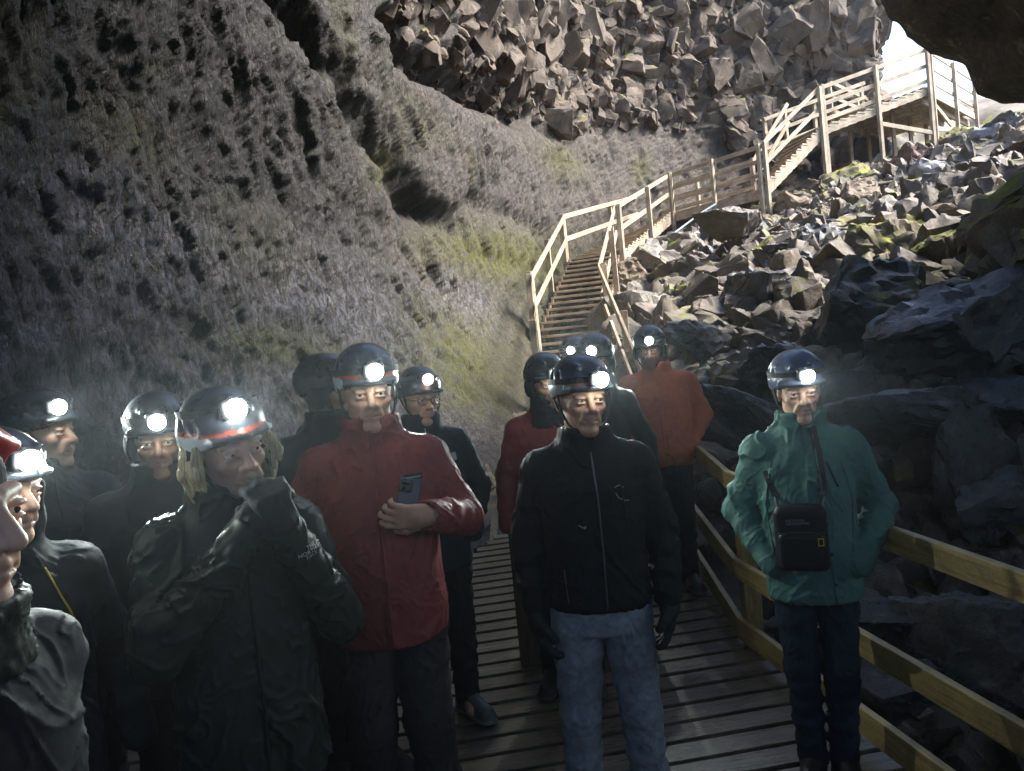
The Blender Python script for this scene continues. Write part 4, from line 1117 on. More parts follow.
        for q in (-1, 1):
            for yy in (-.045, .005, .055): S.cone(HT((q * .094, yy, .072)), HT((q * .086, yy + .02, .100)), .010, .008, .004, 'sub')
            S.cone(HT((q * .054, -.100, .096)), HT((q * .042, -.084, .122)), .008, .006, .004, 'sub')
        S.ell(HT((0, .018, .028)), (.083, .104, .100), .004, 'sub', rot=Hm)
        S.plane(HT((0, -.11, .044)), Hm @ np.array((0, -.26, -1.))) if hm.get('high', True) else S.plane(HT((0, 0, -.008)), Hm @ np.array((0, -.25, -1.)))
        iH = lambda V_: (V_ - c) @ Hm / HS
        def low(V_):
            p = iH(V_); return ((p[:, 2] < .060 + .01 * (p[:, 1] > -.06)) & (np.abs(p[:, 0]) > hm.get('lowx', .06) * .89)).astype(float) if hm.get('low') else np.zeros(len(V_))
        def stripe(V_):
            p = iH(V_); return ((p[:, 2] > .061) & (p[:, 2] < .070)).astype(float) if hm.get('stripe') else np.zeros(len(V_))
        ho = shell(S, 'helmet', M[hm['mat']], P_, 1, None, {'low': low, 'stripe': stripe})
        # elastic band, lamp housing and lens
        az = R(hm.get('az', 0)); lz = hm.get('lz', .070)
        def onh(a_, zz, o_=0.0):
            k = math.sqrt(max(.05, 1 - ((zz - .062) / .096) ** 2)); return HT(((.099 * k + o_) * math.sin(a_), .012 - (.120 * k + o_) * math.cos(a_), zz))
        mbd = MB(); ring = [Vector(onh(2 * math.pi * i / 40, lz + .012 * math.cos(2 * math.pi * i / 40 - az), .003)) for i in range(41)]
        upv = Vector(Hm @ np.array((0, 0, 1.)))
        for i in range(40):
            rc = (ring[i] - Vector(c)).normalized(); mbd.beam(ring[i], ring[i + 1], .003, .020, up=upv)
        if hm.get('band', True): mbd.build('lamp_strap', M['strap'], ho)
        dirv = Hm @ np.array((math.sin(az), -math.cos(az), hm.get('aim', -.10))); dirv /= np.linalg.norm(dirv)
        ctr = np.array(onh(az, lz + .012, .012)); dv = Vector(dirv); qx = dv.cross(upv).normalized(); qz = qx.cross(dv).normalized()
        rot = Matrix((qx, dv, qz)).transposed(); S = Sdf(ctr - .06, ctr + .06, .0035)
        S.rbox(ctr, (.034, .014, .026), .010, .005, rot=rot); S.cone(ctr, ctr - dirv * .002, .024, .028, .006); S.rbox(ctr + np.array(qz) * .028, (.009, .006, .005), .003, .003, rot=rot)
        hl = shell(S, 'headlamp', M['lamp_body'], ho, 1) if not hm.get('nolamp') else None
        if lamp:
            mb_ = MB(); p0 = Vector(ctr + dirv * .030); ringv = [p0 + (qx * math.cos(t_) + qz * math.sin(t_)) * .027 for t_ in np.linspace(0, 2 * math.pi, 20, endpoint=False)]
            ringb = [v - dv * .004 for v in ringv]; dome = p0 + dv * .009
            n_ = 20; mb_.add(ringv + ringb + [dome, p0 - dv * .004], [(i, (i + 1) % n_, 40) for i in range(n_)] + [(i, n_ + i, n_ + (i + 1) % n_, (i + 1) % n_) for i in range(n_)] + [(n_ + i, 41, n_ + (i + 1) % n_) for i in range(n_)])
            mb_.build('lens', M['lens_red' if lamp == 'red' else 'lens'], hl, smooth=True)
            if power > 0: LAMPS.append((P_, Vector(ctr + dirv * .050), dv, power, hl))
        # chin strap
        ms = MB()
        for q in (-1, 1):
            ms.tube([T((q * .090, -.02, .035)), T((q * .084, -.035, -.03)), T((q * .064, -.045, -.075)), T((q * .030, -.060, -.112)), T((0, -.066, -.117))], .0045, 6)
            ms.tube([T((q * .090, .05, .03)), T((q * .085, .0, -.02)), T((q * .074, -.038, -.058))], .004, 6)
        ms.build('chin_strap', M['strap'], ho, smooth=True)
    if glasses:
        mg = MB()
        for q in (-1, 1):
            mg.tube([T((q * .033 + .023 * math.cos(t_), -.104 + .004 * abs(math.cos(t_)), .0 + .018 * math.sin(t_))) for t_ in np.linspace(0, 2 * math.pi, 21)], .0018, 6)
            mg.tube([T((q * .056, -.100, .004)), T((q * .078, -.04, .006)), T((q * .080, .01, .0))], .0018, 6)
        mg.tube([T((-.010, -.105, .003)), T((0, -.108, .006)), T((.010, -.105, .003))], .0018, 6)
        mg.build('glasses', M['lamp_body'], P_, smooth=True)
    return P_, jk, T
# ------------------------------------------------------------------ the visitors
from mathutils.bvhtree import BVHTree
M['j_black'] = cloth('black_shell', (.011, .012, .016), .68); M['j_olive'] = cloth('dark_olive_shell', (.036, .043, .037), .46, fold=.009)
M['j_red'] = cloth('red_shell', (.28, .060, .058), .55, fold=.009); M['j_green'] = cloth('teal_shell', (.085, .19, .165), .65, fold=.009)
M['j_orange'] = cloth('orange_shell', (.58, .15, .07), .6); M['j_navy'] = cloth('navy_fleece', (.014, .019, .028), .75)
M['j_slate'] = cloth('slate_shell', (.032, .034, .042), .65); M['j_dark'] = cloth('dark_shell', (.018, .020, .024), .65); M['j_grey'] = cloth('grey_puffer', (.014, .014, .020), .8)
M['t_dark'] = cloth('dark_trousers', (.014, .015, .018), .75); M['t_grey'] = cloth('grey_trousers', (.050, .047, .047), .8); M['t_navy'] = cloth('navy_jeans', (.016, .024, .042), .8, fold=.009)
M['jeans'] = cloth('faded_jeans', (.29, .33, .365), .85, fold=.012, fleck=.2)
def shoe_mat(name, up, so):
    nt = NT(name); v = nt.coords(); n1 = nt.noise(v, 60, 4, .6)
    c = nt.mix(1.0, up, nt.ramp(n1, [(.3, .6), (.7, 1.0)]), 'MULTIPLY')
    return nt.done(nt.mix(nt.attr('sole'), c, so), .6, nt.bump(n1, .4, .006))
M['shoe_dark'] = shoe_mat('dark_shoe', (.02, .02, .022), (.05, .05, .05)); M['shoe_grey'] = shoe_mat('grey_sneaker', (.10, .12, .12), (.20, .20, .18)); M['boot'] = shoe_mat('black_boot', (.010, .010, .011), (.014, .014, .014))
M['h_dark'] = helmet_mat('helmet_dark', (.030, .034, .042), (.03, .034, .04), (.25, .05, .03)); M['h_grey'] = helmet_mat('helmet_grey', (.07, .078, .10), (.22, .25, .26), (.40, .10, .05))
M['h_white'] = helmet_mat('helmet_white', (.06, .066, .085), (.60, .66, .68), (.50, .08, .04)); M['h_red'] = helmet_mat('helmet_red', (.45, .03, .03), (.6, .6, .6), (.5, .5, .5)); M['h_brown'] = helmet_mat('helmet_brown', (.05, .042, .04), (.05, .042, .04), (.1, .05, .04))
M['h_blue'] = helmet_mat('helmet_blue', (.10, .12, .19), (.10, .12, .19), (.1, .1, .1))
M['hat_black'] = cloth('black_knit', (.012, .012, .014), .9, 400); M['hat_navy'] = cloth('navy_knit', (.016, .020, .034), .9, 400); M['hat_brown'] = cloth('brown_knit', (.05, .04, .038), .9, 400)
def bvh(o):
    me = o.data; return BVHTree.FromPolygons([v.co for v in me.vertices], [list(p.vertices) for p in me.polygons])
def ray(t, x, z, d=(0, 1, 0), y0=-1.0):
    h_ = t.ray_cast(Vector((x, y0, z)), Vector(d)); return h_[0] if h_[0] is not None else Vector((x, -.15, z))
def zipper(jk, parent, pts, mat='metal', r=.0035, name='zipper', out=.002, seg=6):
    t = bvh(jk); P = []
    for (x0, z0), (x1, z1) in zip(pts[:-1], pts[1:]):
        for k in range(10): f = k / 10; P.append(ray(t, x0 + (x1 - x0) * f, z0 + (z1 - z0) * f) - Vector((0, out, 0)))
    P.append(ray(t, *pts[-1]) - Vector((0, out, 0)))
    m_ = MB(); m_.tube(P, r, seg); return m_.build(name, M[mat], parent, smooth=True)
def patch(jk, parent, x, z, w_, h_, mat, name='badge', rot=0.0, lift=.003, n=8, shape=None):
    """a thin printed badge following the cloth"""
    t = bvh(jk); vs, fs = [], []; ca, sa = math.cos(R(rot)), math.sin(R(rot))
    for i in range(n + 1):
        for j in range(n + 1):
            u, v = (i / n - .5) * w_, (j / n - .5) * h_
            p = ray(t, x + u * ca - v * sa, z + u * sa + v * ca); vs.append(p - Vector((0, lift, 0)))
    for i in range(n):
        for j in range(n):
            a = i * (n + 1) + j; fs.append((a, a + n + 1, a + n + 2, a + 1))
    me = bpy.data.meshes.new(name); me.from_pydata(vs, [], fs); o = link(name, me, M[mat], parent)
    for p in me.polygons: p.use_smooth = True
    return o
def text_on(jk, parent, txt, x, z, size, mat, name='lettering', rot=0.0, lift=.005, align='CENTER'):
    cu = bpy.data.curves.new(name, 'FONT'); cu.body = txt; cu.size = size; cu.align_x = align; cu.align_y = 'CENTER'; cu.resolution_u = 2
    tmp = bpy.data.objects.new('tmp', cu); COL.objects.link(tmp)
    dg = bpy.context.evaluated_depsgraph_get(); dg.update(); me = bpy.data.meshes.new_from_object(tmp.evaluated_get(dg))
    bpy.data.objects.remove(tmp); bpy.data.curves.remove(cu)
    t = bvh(jk) if jk is not None else None; ca, sa = math.cos(R(rot)), math.sin(R(rot))
    for v in me.vertices:
        u, w_ = v.co.x, v.co.y; X_, Z_ = x + u * ca - w_ * sa, z + u * sa + w_ * ca
        if t: p = ray(t, X_, Z_); v.co = p - Vector((0, lift, 0))
    me.name = name; return link(name, me, M[mat], parent)
def place(px_, py_, d):
    p = at(px_, py_, d); return dict(x=p.x, y=p.y, h=(p.z - deck_z(p.y)) * 1.75 / 1.813, z=deck_z(p.y))
def facing(d, extra=0): return -math.degrees(math.atan2(d['x'], d['y'])) + extra
HUG = dict(hand='hidden')
POCKET = {-1: dict(e=(-.285, .06, 1.17), w=(-.155, -.10, .965), hd=(.5, -.5, -.8), pn=(1, .5, 0), hand='hidden'), 1: dict(e=(.285, .06, 1.17), w=(.155, -.10, .965), hd=(-.5, -.5, -.8), pn=(-1, .5, 0), hand='hidden')}
DOWN_G = {-1: dict(hand='glove'), 1: dict(hand='glove')}

# man in jeans, centre
d = place(577, 353, 2.62)
P_, jk, T = person('man in a black jacket and faded blue jeans with gloved hands at his sides', **d, yaw=facing(d, 2), head=(16, 0, 2), skin_m='skin_a', vox=.005, face=dict(w=1.0, gaze=.35, nose=1.1),
    jacket=dict(mat='j_black', b=1.0, hem=.895, open=.8, collar=.8, wr=0.0062), legs=dict(mat='jeans', w=1.0, fx=.125, kx=.11, shoe='boot', toe=14), arms={-1: dict(hand='glove', e=(-.245, .045, 1.15), w=(-.235, -.03, .875), hd=(.22, -.25, -1), curl=26), 1: dict(hand='glove', e=(.25, .05, 1.15), w=(.245, -.04, .90), hd=(-.1, -.1, -1))},
    helmet=dict(mat='h_grey', low=True, stripe=True, az=9, lz=0.066, aim=-.05, lowx=.075), hair=('grey_hair', 'short'), power=.8, group='visitors in the front row')
zipper(jk, P_, [(.012, 1.46), (.02, 1.30), (.022, 1.1), (.018, .91)]); zipper(jk, P_, [(.105, 1.34), (.115, 1.20)], 'black_soft'); zipper(jk, P_, [(-.12, 1.06), (-.115, .94)], 'metal', .0022)
zipper(jk, P_, [(.082, 1.335), (.10, 1.340), (.115, 1.330)], 'grey_print', .0016, 'logo'); zipper(jk, P_, [(.084, 1.315), (.092, 1.298), (.112, 1.285), (.128, 1.283)], 'grey_print', .0020, 'logo')
zipper(jk, P_, [(-.055, 1.215), (-.04, 1.205), (-.03, 1.21), (-.035, 1.20)], 'grey_print', .0022, 'logo')
m_ = MB(); 
S = Sdf((-.12, -.14, 1.40), (.12, .16, 1.60), .006); S.loft([(1.42, .095, .09, .012), (1.50, .068, .070, .010), (1.535, .066, .068, .006)], .01); o = shell(S, 'undershirt', cloth('blue_fleece', (.06, .10, .16), .9), P_, 1)

# woman in green, right
d = place(794, 349, 2.85)
P_, jk, T = person('woman in a teal green hooded jacket with hands in her pockets leaning by the handrail', **d, yaw=facing(d, 4), head=(6, 6, -2), skin_m='skin_b', vox=.005, face=dict(w=.93, jaw=.9, nose=.85),
    jacket=dict(mat='j_green', b=1.0, hem=.79, collar=1.0, open=.5, wr=0.0095, belly=.01), legs=dict(mat='t_navy', w=.90, fx=.062, kx=.075, shoe='boot', toe=12), arms={-1: dict(POCKET[-1], e=(-.275, .07, 1.14), w=(-.165, -.095, .955)), 1: dict(POCKET[1], e=(.285, .07, 1.14), w=(.175, -.095, .95))},
    helmet=dict(mat='h_blue', az=6, lz=0.076, aim=-.22), hair=('brown_hair', 'short'), power=1.0, group='visitors in the front row')
GREEN = P_
zipper(jk, P_, [(.035, 1.47), (.045, 1.3), (.06, 1.0), (.07, .80)], 'j_green', .006, 'flap'); zipper(jk, P_, [(.075, 1.36), (.11, 1.26)], 'strap', .004); zipper(jk, P_, [(-.13, 1.37), (-.165, 1.2), (-.15, 1.0)], 'j_green', .004, 'seam')
zipper(jk, P_, [(.13, 1.37), (.165, 1.2), (.15, 1.0)], 'j_green', .004, 'seam'); t_ = bvh(jk)
for z_, x_ in ((1.24, .05), (1.12, .057), (1.0, .064), (.88, .069)):
    p = ray(t_, x_, z_); mm = MB(); mm.tube([p - Vector((0, .002, 0)), p - Vector((0, .009, 0))], .007, 10); mm.build('snap', M['lamp_body'], P_, smooth=True)
# her shoulder bag, hanging by its strap
def to_world(o, v): return Matrix.Translation(o.location) @ o.rotation_euler.to_matrix().to_4x4() @ Matrix.Diagonal((*o.scale, 1)) @ Vector(v)
bz, bx = 1.075, -.045
yb = min(ray(t_, bx + q, bz + w_).y for q in (-.08, 0, .08) for w_ in (-.1, 0, .1)) - .035
S = Sdf((bx - .15, yb - .09, bz - .18), (bx + .15, yb + .09, bz + .18), .004)
S.rbox((bx, yb, bz), (.098, .034, .128), .03, .01); S.ell((bx, yb, bz + .118), (.075, .030, .018), .02); S.rbox((bx - .002, yb - .026, bz - .045), (.086, .022, .072), .02, .008)
S.cone((bx - .085, yb - .05, bz + .032), (bx + .085, yb - .05, bz + .032), .004, .004, .004)
Vb, Qb = S.mesh(); Vb = smooth_v(Vb, Qb, 1); bagm = mesh_np('shoulder_bag', Vb, [Qb])
bag = link('shoulder_bag', bagm, cloth('black_bag', (.010, .010, .012), .55, 600), None)
bag.location = GREEN.location; bag.rotation_euler = GREEN.rotation_euler; bag.scale = GREEN.scale
tag(bag, 'black shoulder bag with small yellow frame mark hanging in front of the green jacket', 'bag')
fy = lambda x_, z_: ray(bvh(bag), x_, z_)
bb = bvh(bag)
for txt, z_, sz in (('NATIONAL', bz + .078, .014), ('GEOGRAPHIC', bz + .066, .014)): text_on(bag, bag, txt, bx - .055, z_, sz, 'grey_print', 'lettering', 0, .0015, 'LEFT')
m_ = MB(); q = ray(bb, bx + .066, bz - .004); fw, fh = .018, .026
for a_, b_, c_, d_ in ((-1, -1, -1, 1), (1, -1, 1, 1), (-1, -1, 1, -1), (-1, 1, 1, 1)):
    m_.beam((q.x + a_ * fw / 2, q.y - .004, q.z + b_ * fh / 2), (q.x + c_ * fw / 2, q.y - .004, q.z + d_ * fh / 2), .003, .0045, up=(0, 1, 0.01), e0=.002, e1=.002)
m_.build('frame_mark', M['yellow'], bag)
for z_ in (.02, -.03): m_ = MB(); m_.beam((bx + .088, yb - .02, bz + z_), (bx + .100, yb + .005, bz + z_), .004, .003); m_.build('piping', M['grey_print'], bag)
zipper(bag, bag, [(bx - .08, bz + .020), (bx - .04, bz + .030), (bx + .04, bz + .030), (bx + .075, bz + .015)], 'lamp_body', .003, 'zipper')
def strap(pts, wid=.030):
    m_ = MB(); P = []
    for (x0, z0), (x1, z1) in zip(pts[:-1], pts[1:]):
        for k in range(8): f = k / 8; P.append(ray(t_, x0 + (x1 - x0) * f, z0 + (z1 - z0) * f) - Vector((0, .006, 0)))
    for a_, b_ in zip(P[:-1], P[1:]): m_.beam(a_, b_, wid, .003, up=(0, 1, 0.05), e1=.004)
    return m_.build('strap', M['strap'], bag)
strap([(.035, 1.50), (.048, 1.40), (.052, 1.28), (.050, 1.235)]); strap([(-.155, 1.33), (-.130, 1.25), (-.125, 1.235)], .026)
for x_ in (.050, -.125):
    q = ray(t_, x_, 1.235); m_ = MB(); m_.beam(q + Vector((0, -.008, .008)), q + Vector((0, -.010, -.006)), .034, .006, up=(0, 1, 0)); m_.tube([q + Vector((0, -.012, -.006)), Vector((bx + .078 * (1 if x_ > 0 else -1), yb, bz + .118))], .006, 8); m_.build('buckle', M['lamp_body'], bag)

# man in red with a phone
d = place(363, 343, 2.62)
P_, jk, T = person('big man in a long red jacket holding up a dark phone', **d, yaw=facing(d, -4), head=(9, 4, 0), skin_m='skin_a', vox=.005, face=dict(w=1.06),
    jacket=dict(mat='j_red', b=1.05, hem=.825, belly=.045, collar=1.05, open=.0, wr=0.0095), legs=dict(mat='t_grey', w=1.1, fx=.13), arms={-1: dict(hand='hidden', e=(-.315, .06, 1.15), w=(-.30, -.06, .92)), 1: dict(e=(.285, -.02, 1.185), w=(.165, -.255, 1.245), hd=(-1, -.25, .14), pn=(-.2, 1, .35), th=1, curl=34, hand='bare')},
    helmet=dict(mat='h_white', low=True, stripe=True, az=6, lz=0.072, aim=-.05, lowx=.088), beanie=('hat_black', .022), power=1.0, group='visitors in the front row')
RED = P_
zipper(jk, P_, [(.0, 1.52), (.01, 1.3), (.015, 1.05), (.015, .81)], 'j_red', .006, 'flap'); zipper(jk, P_, [(-.19, 1.40), (-.215, 1.2), (-.20, .95)], 'j_red', .004, 'seam')
patch(jk, P_, .125, 1.352, .062, .020, 'black_soft', 'badge', -2); patch(jk, P_, .125, 1.352, .052, .004, 'grey_print', 'badge', -2, .0045)
ph = empty('phone'); bpy.data.objects.remove(ph)
S = Sdf((-.06, -.03, -.10), (.06, .03, .10), .0025); S.rbox((0, 0, 0), (.037, .0055, .076), .005, .001); S.rbox((-.015, -.006, .052), (.019, .003, .020), .0025, .001)
for a_, b_ in ((-.022, .060), (-.008, .060), (-.022, .044)): S.cone((a_, -.0095, b_), (a_, -.008, b_), .0065, .0065, .001)
Vp, Qp = S.mesh(); pho = link('phone', mesh_np('phone', Vp, [Qp]), M['lamp_body'], None)
tag(pho, 'dark phone with a camera bump held upright in the hand of the man in red', 'phone')
pho.matrix_world = Matrix.Translation(to_world(RED, (.105, -.222, 1.292))) @ Matrix.Rotation(R(yaw_ := math.degrees(RED.rotation_euler.z)), 4, 'Z') @ Matrix.Rotation(R(14), 4, 'Y') @ Matrix.Rotation(R(-12), 4, 'X')
m_ = MB(); 
w_ = Vector((.175, -.255, 1.245)); dd = Vector((-1, -.25, .14)).normalized()

# woman with blond hair, hands at her mouth
d = place(216, 386, 1.95)
P_, jk, T = person('blond woman in a dark olive shell jacket holding both gloved hands to her mouth', **d, yaw=facing(d, 8), head=(14, 4, -9), hc=(.01, -.035), skin_m='skin_b', vox=.0045, face=dict(w=.95, jaw=.9, gaze=.3, nose=.95),
    jacket=dict(mat='j_olive', b=1.0, hem=.74, collar=.9, open=.9, wr=0.0135), legs=dict(mat='t_dark', w=1.0), arms={-1: dict(e=(-.215, -.135, 1.185), w=(.005, -.215, 1.455), hd=(.55, -.05, .60), pn=(.1, 1, .1), curl=48, hand='glove', th=-1), 1: dict(e=(.255, -.045, 1.13), w=(.09, -.235, 1.44), hd=(-.3, -.02, .9), pn=(-.1, 1, -.1), curl=50, hand='glove', th=1)},
    helmet=dict(mat='h_white', low=True, stripe=True, az=-6, lz=0.108, aim=.02, lowx=.080), beanie=('hat_black', .030, 1), hair=('blond', 'long'), power=1.2, group='visitors in the front row')
FW = P_
t_ = bvh(jk); 
lp = (.235, 1.335)
def arc_logo(jk, parent, x, z, s_, rot):
    ca, sa = math.cos(R(rot)), math.sin(R(rot)); tt = bvh(jk)
    def on(u, v): return ray(tt, x + (u * ca - v * sa) * s_, z + (u * sa + v * ca) * s_) - Vector((0, .004, 0))
    for r_ in (1.0, .72, .44):   # three arches of a half dome on the right
        m_ = MB(); P = [on(.15 + r_ * .62 * math.sin(t2), -.42 + r_ * .84 * math.cos(t2)) for t2 in np.linspace(0, math.pi / 2, 14)]
        for a_, b_ in zip(P[:-1], P[1:]): m_.beam(a_, b_, .16 * s_, .0015, up=(0, 1, .05), e1=.0008)
        m_.build('logo', M['white_print'], parent)
    for k, wd_ in enumerate(('THE', 'NORTH', 'FACE')):
        o_ = text_on(jk, parent, wd_, x + (.05 * ca - (.28 - .30 * k) * sa) * s_, z + (.05 * sa + (.28 - .30 * k) * ca) * s_, .36 * s_, 'white_print', 'lettering', rot, .004, 'RIGHT')
arc_logo(jk, P_, .160, 1.385, .042, 14)
zipper(jk, P_, [(.01, 1.42), (.012, 1.2), (.015, 1.0), (.012, .76)], 'j_olive', .006, 'flap')

# man with glasses and a grey patch, between the red jacket and the jeans
d = place(416, 366, 3.6)
P_, jk, T = person('man in glasses and dark navy jacket between the red jacket and the jeans', **d, yaw=facing(d, 8), head=(16, 4, 2), skin_m='skin_a', vox=.006, face=dict(gaze=.2), jacket=dict(mat='j_navy', b=1.02, hem=.78, collar=1.2), legs=dict(mat='t_dark', shoe='shoe_grey', fx=.10, toe=22), arms={-1: HUG, 1: dict(hand='hidden', e=(.27, .05, 1.16), w=(.2, -.08, .96))},
    helmet=dict(mat='h_dark', az=-8, lz=0.100, aim=-.1), beanie=('hat_navy', .030), lamp='red', power=.25, glasses=True, group='visitors in the second row')
patch(jk, P_, .125, 1.345, .038, .038, 'grey_print', 'badge', 2)
zipper(jk, P_, [(.0, 1.5), (.01, 1.2), (.012, .8)], 'grey_print', .0022)

# red jacket half hidden behind the man in jeans
d = place(543, 352, 3.8)
P_, jk, T = person('person in a bright red jacket and black gaiter half hidden behind the man in jeans', **d, yaw=facing(d, -6), head=(26, 6, 0), skin_m='skin_c', vox=.007, jacket=dict(mat='j_red', b=1.02, hem=.80, collar=.6), legs=dict(mat='t_dark', fx=.11), arms={-1: HUG, 1: HUG},
    helmet=dict(mat='h_dark', az=0, lz=0.062, aim=-.1), beanie=('hat_black', .02, 1), power=.5, group='visitors in the second row')
S = Sdf((-.16, -.18, 1.36), (.16, .2, 1.66), .007); S.loft([(1.40, .14, .115, .012), (1.48, .10, .10, .006), (1.58, .088, .10, -.01), (1.60, .08, .09, -.01)], .03); o = shell(S, 'gaiter', M['black_soft'], P_, 1, wrinkles(.008, 4, (12, 12, 16)))
zipper(jk, P_, [(.0, 1.4), (.0, .85)], 'j_red', .005)
# dark visitor between the jeans and the orange jacket
d = place(593, 333, 4.3)
person('tall visitor in a black jacket right behind the man in jeans, lamp over his shoulder', **d, yaw=facing(d, 6), head=(-8, 6, 0), skin_m='skin_c', vox=.008, jacket=dict(mat='j_dark', b=.88, collar=1.1), arms={-1: HUG, 1: HUG}, helmet=dict(mat='h_dark', az=-6, lz=0.076, aim=-.08), beanie=('hat_black', .02, 1), power=.7, group='visitors in the second row')
d = place(573, 336, 5.2)
person('dark visitor whose lamp shines just above the helmet of the man in jeans', **d, yaw=facing(d, 0), head=(-4, 6, 0), skin_m='skin_c', vox=.01, jacket=dict(mat='j_dark', collar=1.1), arms={-1: HUG, 1: HUG}, helmet=dict(mat='h_dark', az=-6, lz=0.076, aim=-.08), beanie=('hat_black', .02, 1), power=.7, group='visitors at the foot of the stairs')
d = place(584, 334, 6.6)
person('farthest visitor, a small lamp between two brighter ones at the foot of the stairs', **d, yaw=facing(d, 0), head=(-2, 6, 0), skin_m='skin_c', vox=.01, jacket=dict(mat='j_dark', collar=1.1), arms={-1: HUG, 1: HUG}, helmet=dict(mat='h_dark', az=-4, lz=0.076, aim=-.08), beanie=('hat_black', .02, 1), power=.35, group='visitors at the foot of the stairs')
# orange jacket
d = place(637, 326, 4.97); d['x'] += .10
P_, jk, T = person('man in an orange jacket and black trousers standing alone by the far handrail', **d, yaw=facing(d, 2), head=(-4, 8, 2), hc=(-.03, -.02), skin_m='skin_c', vox=.006, jacket=dict(mat='j_orange', b=1.12, hem=.86, collar=.9, open=1.0, wr=0.0074, belly=.02), legs=dict(mat='t_dark', w=1.05, fx=.10, shoe='shoe_grey', toe=16), arms=POCKET,
    helmet=dict(mat='h_dark', az=2, lz=0.078, aim=-.12), beanie=('hat_black', .02, 1), power=.5, group='visitors in the second row')
zipper(jk, P_, [(.0, 1.45), (.005, 1.2), (.005, .88)], 'j_orange', .005)
S = Sdf((-.14, -.16, 1.36), (.14, .18, 1.60), .007); S.loft([(1.38, .09, .10, .0), (1.48, .075, .085, .006), (1.55, .07, .08, .0)], .02); shell(S, 'shirt', M['j_navy'], P_, 1)

# left group
d = place(322, 353, 3.2)
person('person in a brown hat and dark jacket half hidden behind the big man in red', **d, yaw=facing(d, 20), head=(52, 4, 0), skin_m='skin_c', vox=.008, jacket=dict(mat='j_dark', b=1.08, collar=1.2), arms={-1: HUG, 1: HUG}, helmet=dict(mat='h_brown', az=0, lz=0.076), beanie=('hat_brown', .01, 1), power=.4, group='visitors in the second row')
d = place(26, 389, 2.7); d['x'] += .03
P_, jk, T = person('tall man in a slate jacket with a small white chest badge, face turned right', **d, yaw=facing(d, 14), head=(42, -2, 0), skin_m='skin_a', vox=.006, face=dict(gaze=.2), jacket=dict(mat='j_slate', b=1.06, hem=.78, collar=1.0, wr=0.0074), arms={-1: HUG, 1: HUG}, helmet=dict(mat='h_dark', az=-34, lz=0.080, aim=-.02), beanie=('hat_black', .025), power=.6, group='visitors on the left')
patch(jk, P_, .115, 1.345, .046, .024, 'white_print', 'badge', 4); text_on(jk, P_, 'dln', .115, 1.343, .020, 'black_soft', 'lettering', 4, .005)
zipper(jk, P_, [(.01, 1.5), (.015, 1.2), (.015, .8)], 'black_soft')
d = place(154, 391, 2.55)
P_, jk, T = person('person in dark clothes with face in shadow just behind the woman with blond hair', **d, yaw=facing(d, 0), head=(-4, 6, 0), skin_m='skin_c', vox=.007, jacket=dict(mat='j_slate', b=1.06, collar=1.2, hem=.78), arms={-1: HUG, 1: HUG}, helmet=dict(mat='h_dark', az=4, lz=0.076, aim=-.06), beanie=('hat_black', .02, 1), power=1.0, group='visitors on the left')
d = place(-16, 426, 1.8)
P_, jk, T = person('person with a grey hood under the helmet and a yellow zip on a black jacket', **d, yaw=facing(d, 18), head=(22, 4, 0), skin_m='skin_b', vox=.005, face=dict(gaze=.3, w=.95), jacket=dict(mat='j_dark', b=1.02, hem=.78, collar=1.0, hoodup=True), arms={-1: HUG, 1: HUG}, helmet=dict(mat='h_white', low=True, stripe=False, az=-14, lz=0.080, aim=.0, lowx=.085), power=.9, group='visitors on the left')
zipper(jk, P_, [(.07, 1.44), (.09, 1.36), (.12, 1.26)], 'yellow', .0028); zipper(jk, P_, [(.05, 1.10), (.06, .98)], 'grey_print', .002)
p = at(-86, 520, .95); d = dict(x=p.x, y=p.y, z=deck_z(p.y), h=(p.z - deck_z(p.y)) * 1.75 / 1.640)
P_, jk, T = person('nearest man in profile at the left edge in a dark blue hat and red helmet', **d, yaw=80, head=(4, 3, 0), skin_m='skin_b', vox=.004, face=dict(w=1.0, nose=1.0), jacket=dict(mat='j_grey', b=.95, collar=.8, wr=0.0074), arms={-1: HUG, 1: dict(hand='hidden', e=(.22, .15, 1.15), w=(.22, .10, .93))}, helmet=dict(mat='h_red', az=0, lz=0.084, aim=.0, tip=-24, nolamp=True), beanie=('hat_navy', .014, 1), lamp=False, power=0, group='visitors on the left')
S = Sdf((-.16, -.18, 1.38), (.16, .2, 1.60), .005); S.loft([(1.42, .125, .11, .012), (1.49, .10, .105, .0), (1.535, .100, .112, -.01)], .02); S.loft([(1.46, .07, .075, .01), (1.56, .084, .094, -.01)], .004, 'sub'); shell(S, 'collar', M['j_olive'], P_, 1, wrinkles(.006, 2, (14, 14, 18)))

M['blue_strap'] = plain('blue_strap', (.03, .10, .22), .6)
zipper(jk, P_, [(-.055, 1.40), (-.05, 1.2), (-.055, .98)], 'blue_strap', .006, 'shoulder_strap', .004)
# ------------------------------------------------------------------ the beams of the headlamps
bpy.context.view_layer.update()
for (o, pos, dv, pw, hl) in LAMPS:
    li = bpy.data.lights.new('lamp_beam', 'SPOT'); li.energy = LAMP_W * pw; li.spot_size = R(80); li.spot_blend = .9; li.shadow_soft_size = .012; li.color = (.88, 1.0, .95)
    lo = bpy.data.objects.new('lamp_beam', li); COL.objects.link(lo); lo.parent = hl
    lo.location = pos; lo.rotation_euler = (-dv).to_track_quat('Z', 'Y').to_euler()
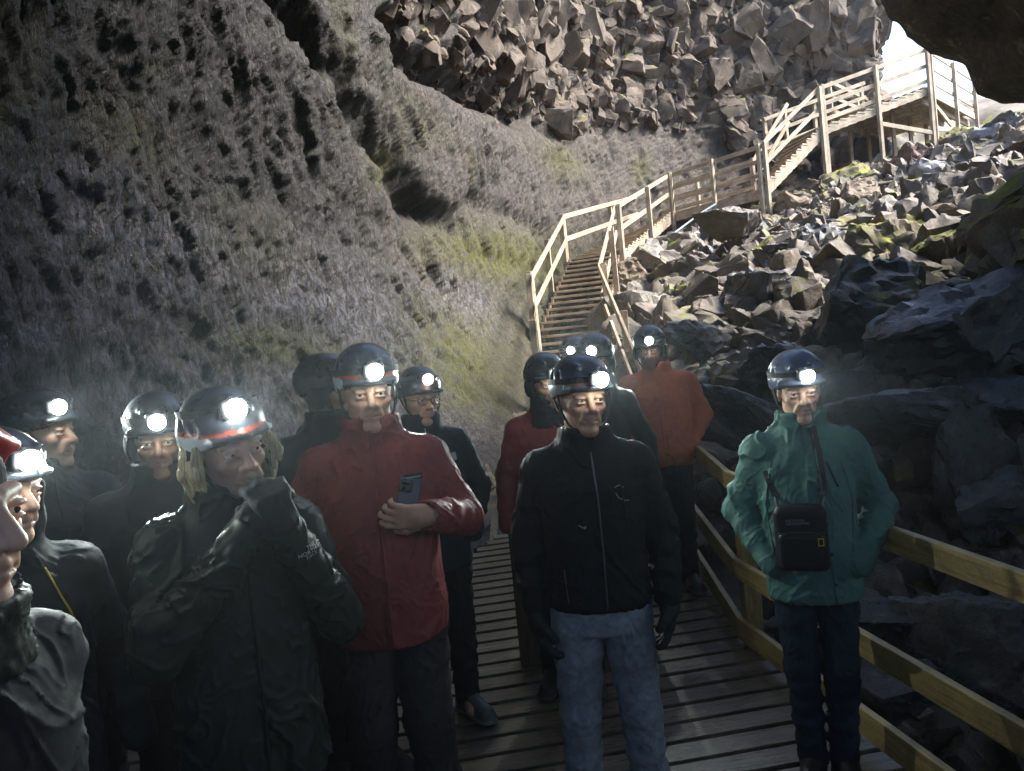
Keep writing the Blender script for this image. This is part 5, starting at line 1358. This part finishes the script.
# ------------------------------------------------------------------ haze added for a glow around the headlamps
if HAZE > 0:
    vs = [(x_, y_, z_) for x_ in (-13.0, 28.0) for y_ in (-14.0, 42.0) for z_ in (-4.0, 22.0)]
    me = bpy.data.meshes.new('haze'); me.from_pydata(vs, [], [(0, 1, 3, 2), (4, 6, 7, 5), (0, 4, 5, 1), (2, 3, 7, 6), (0, 2, 6, 4), (1, 5, 7, 3)])
    nt = NT('haze'); nt.n.remove(nt.b); pv = nt.n.new('ShaderNodeVolumePrincipled'); pv.inputs['Color'].default_value = (.86, .93, 1, 1); pv.inputs['Density'].default_value = HAZE; pv.inputs['Anisotropy'].default_value = .8
    nt.l.new(pv.outputs[0], nt.out.inputs['Volume']); hz = link('haze', me, nt.m); tag(hz, 'thin haze added to give the headlamps a glow', kind='stuff')
    sc.cycles.volume_bounces = 0
# ------------------------------------------------------------------ daylight
sc.view_settings.view_transform = 'Standard'; sc.view_settings.look = 'None'; sc.view_settings.gamma = 1
sc.view_settings.exposure = EXPOSURE
wd = bpy.data.worlds.new('World'); sc.world = wd; wd.use_nodes = True
wt = wd.node_tree; bg = wt.nodes['Background']
sky = wt.nodes.new('ShaderNodeTexSky'); sky.sky_type = 'NISHITA'; sky.sun_disc = False
SUN = Vector(SUN_DIR).normalized()
sky.sun_elevation = math.asin(SUN.z); sky.sun_rotation = math.atan2(SUN.x, SUN.y)
wt.links.new(sky.outputs[0], bg.inputs['Color']); bg.inputs['Strength'].default_value = SKY_STR
sl = bpy.data.lights.new('sun', 'SUN'); sl.energy = SUN_STR; sl.angle = R(SUN_ANG); sl.color = (1, .95, .87)
so = bpy.data.objects.new('sun', sl); COL.objects.link(so); so.location = (10, 10, 20)
so.rotation_euler = SUN.to_track_quat('Z', 'Y').to_euler()
sc.cycles.max_bounces = 6; sc.cycles.diffuse_bounces = 4; sc.cycles.glossy_bounces = 3; sc.cycles.transmission_bounces = 4
sc.cycles.use_denoising = True; sc.cycles.caustics_reflective = False; sc.cycles.caustics_refractive = False
sc.cycles.sample_clamp_indirect = 4.0
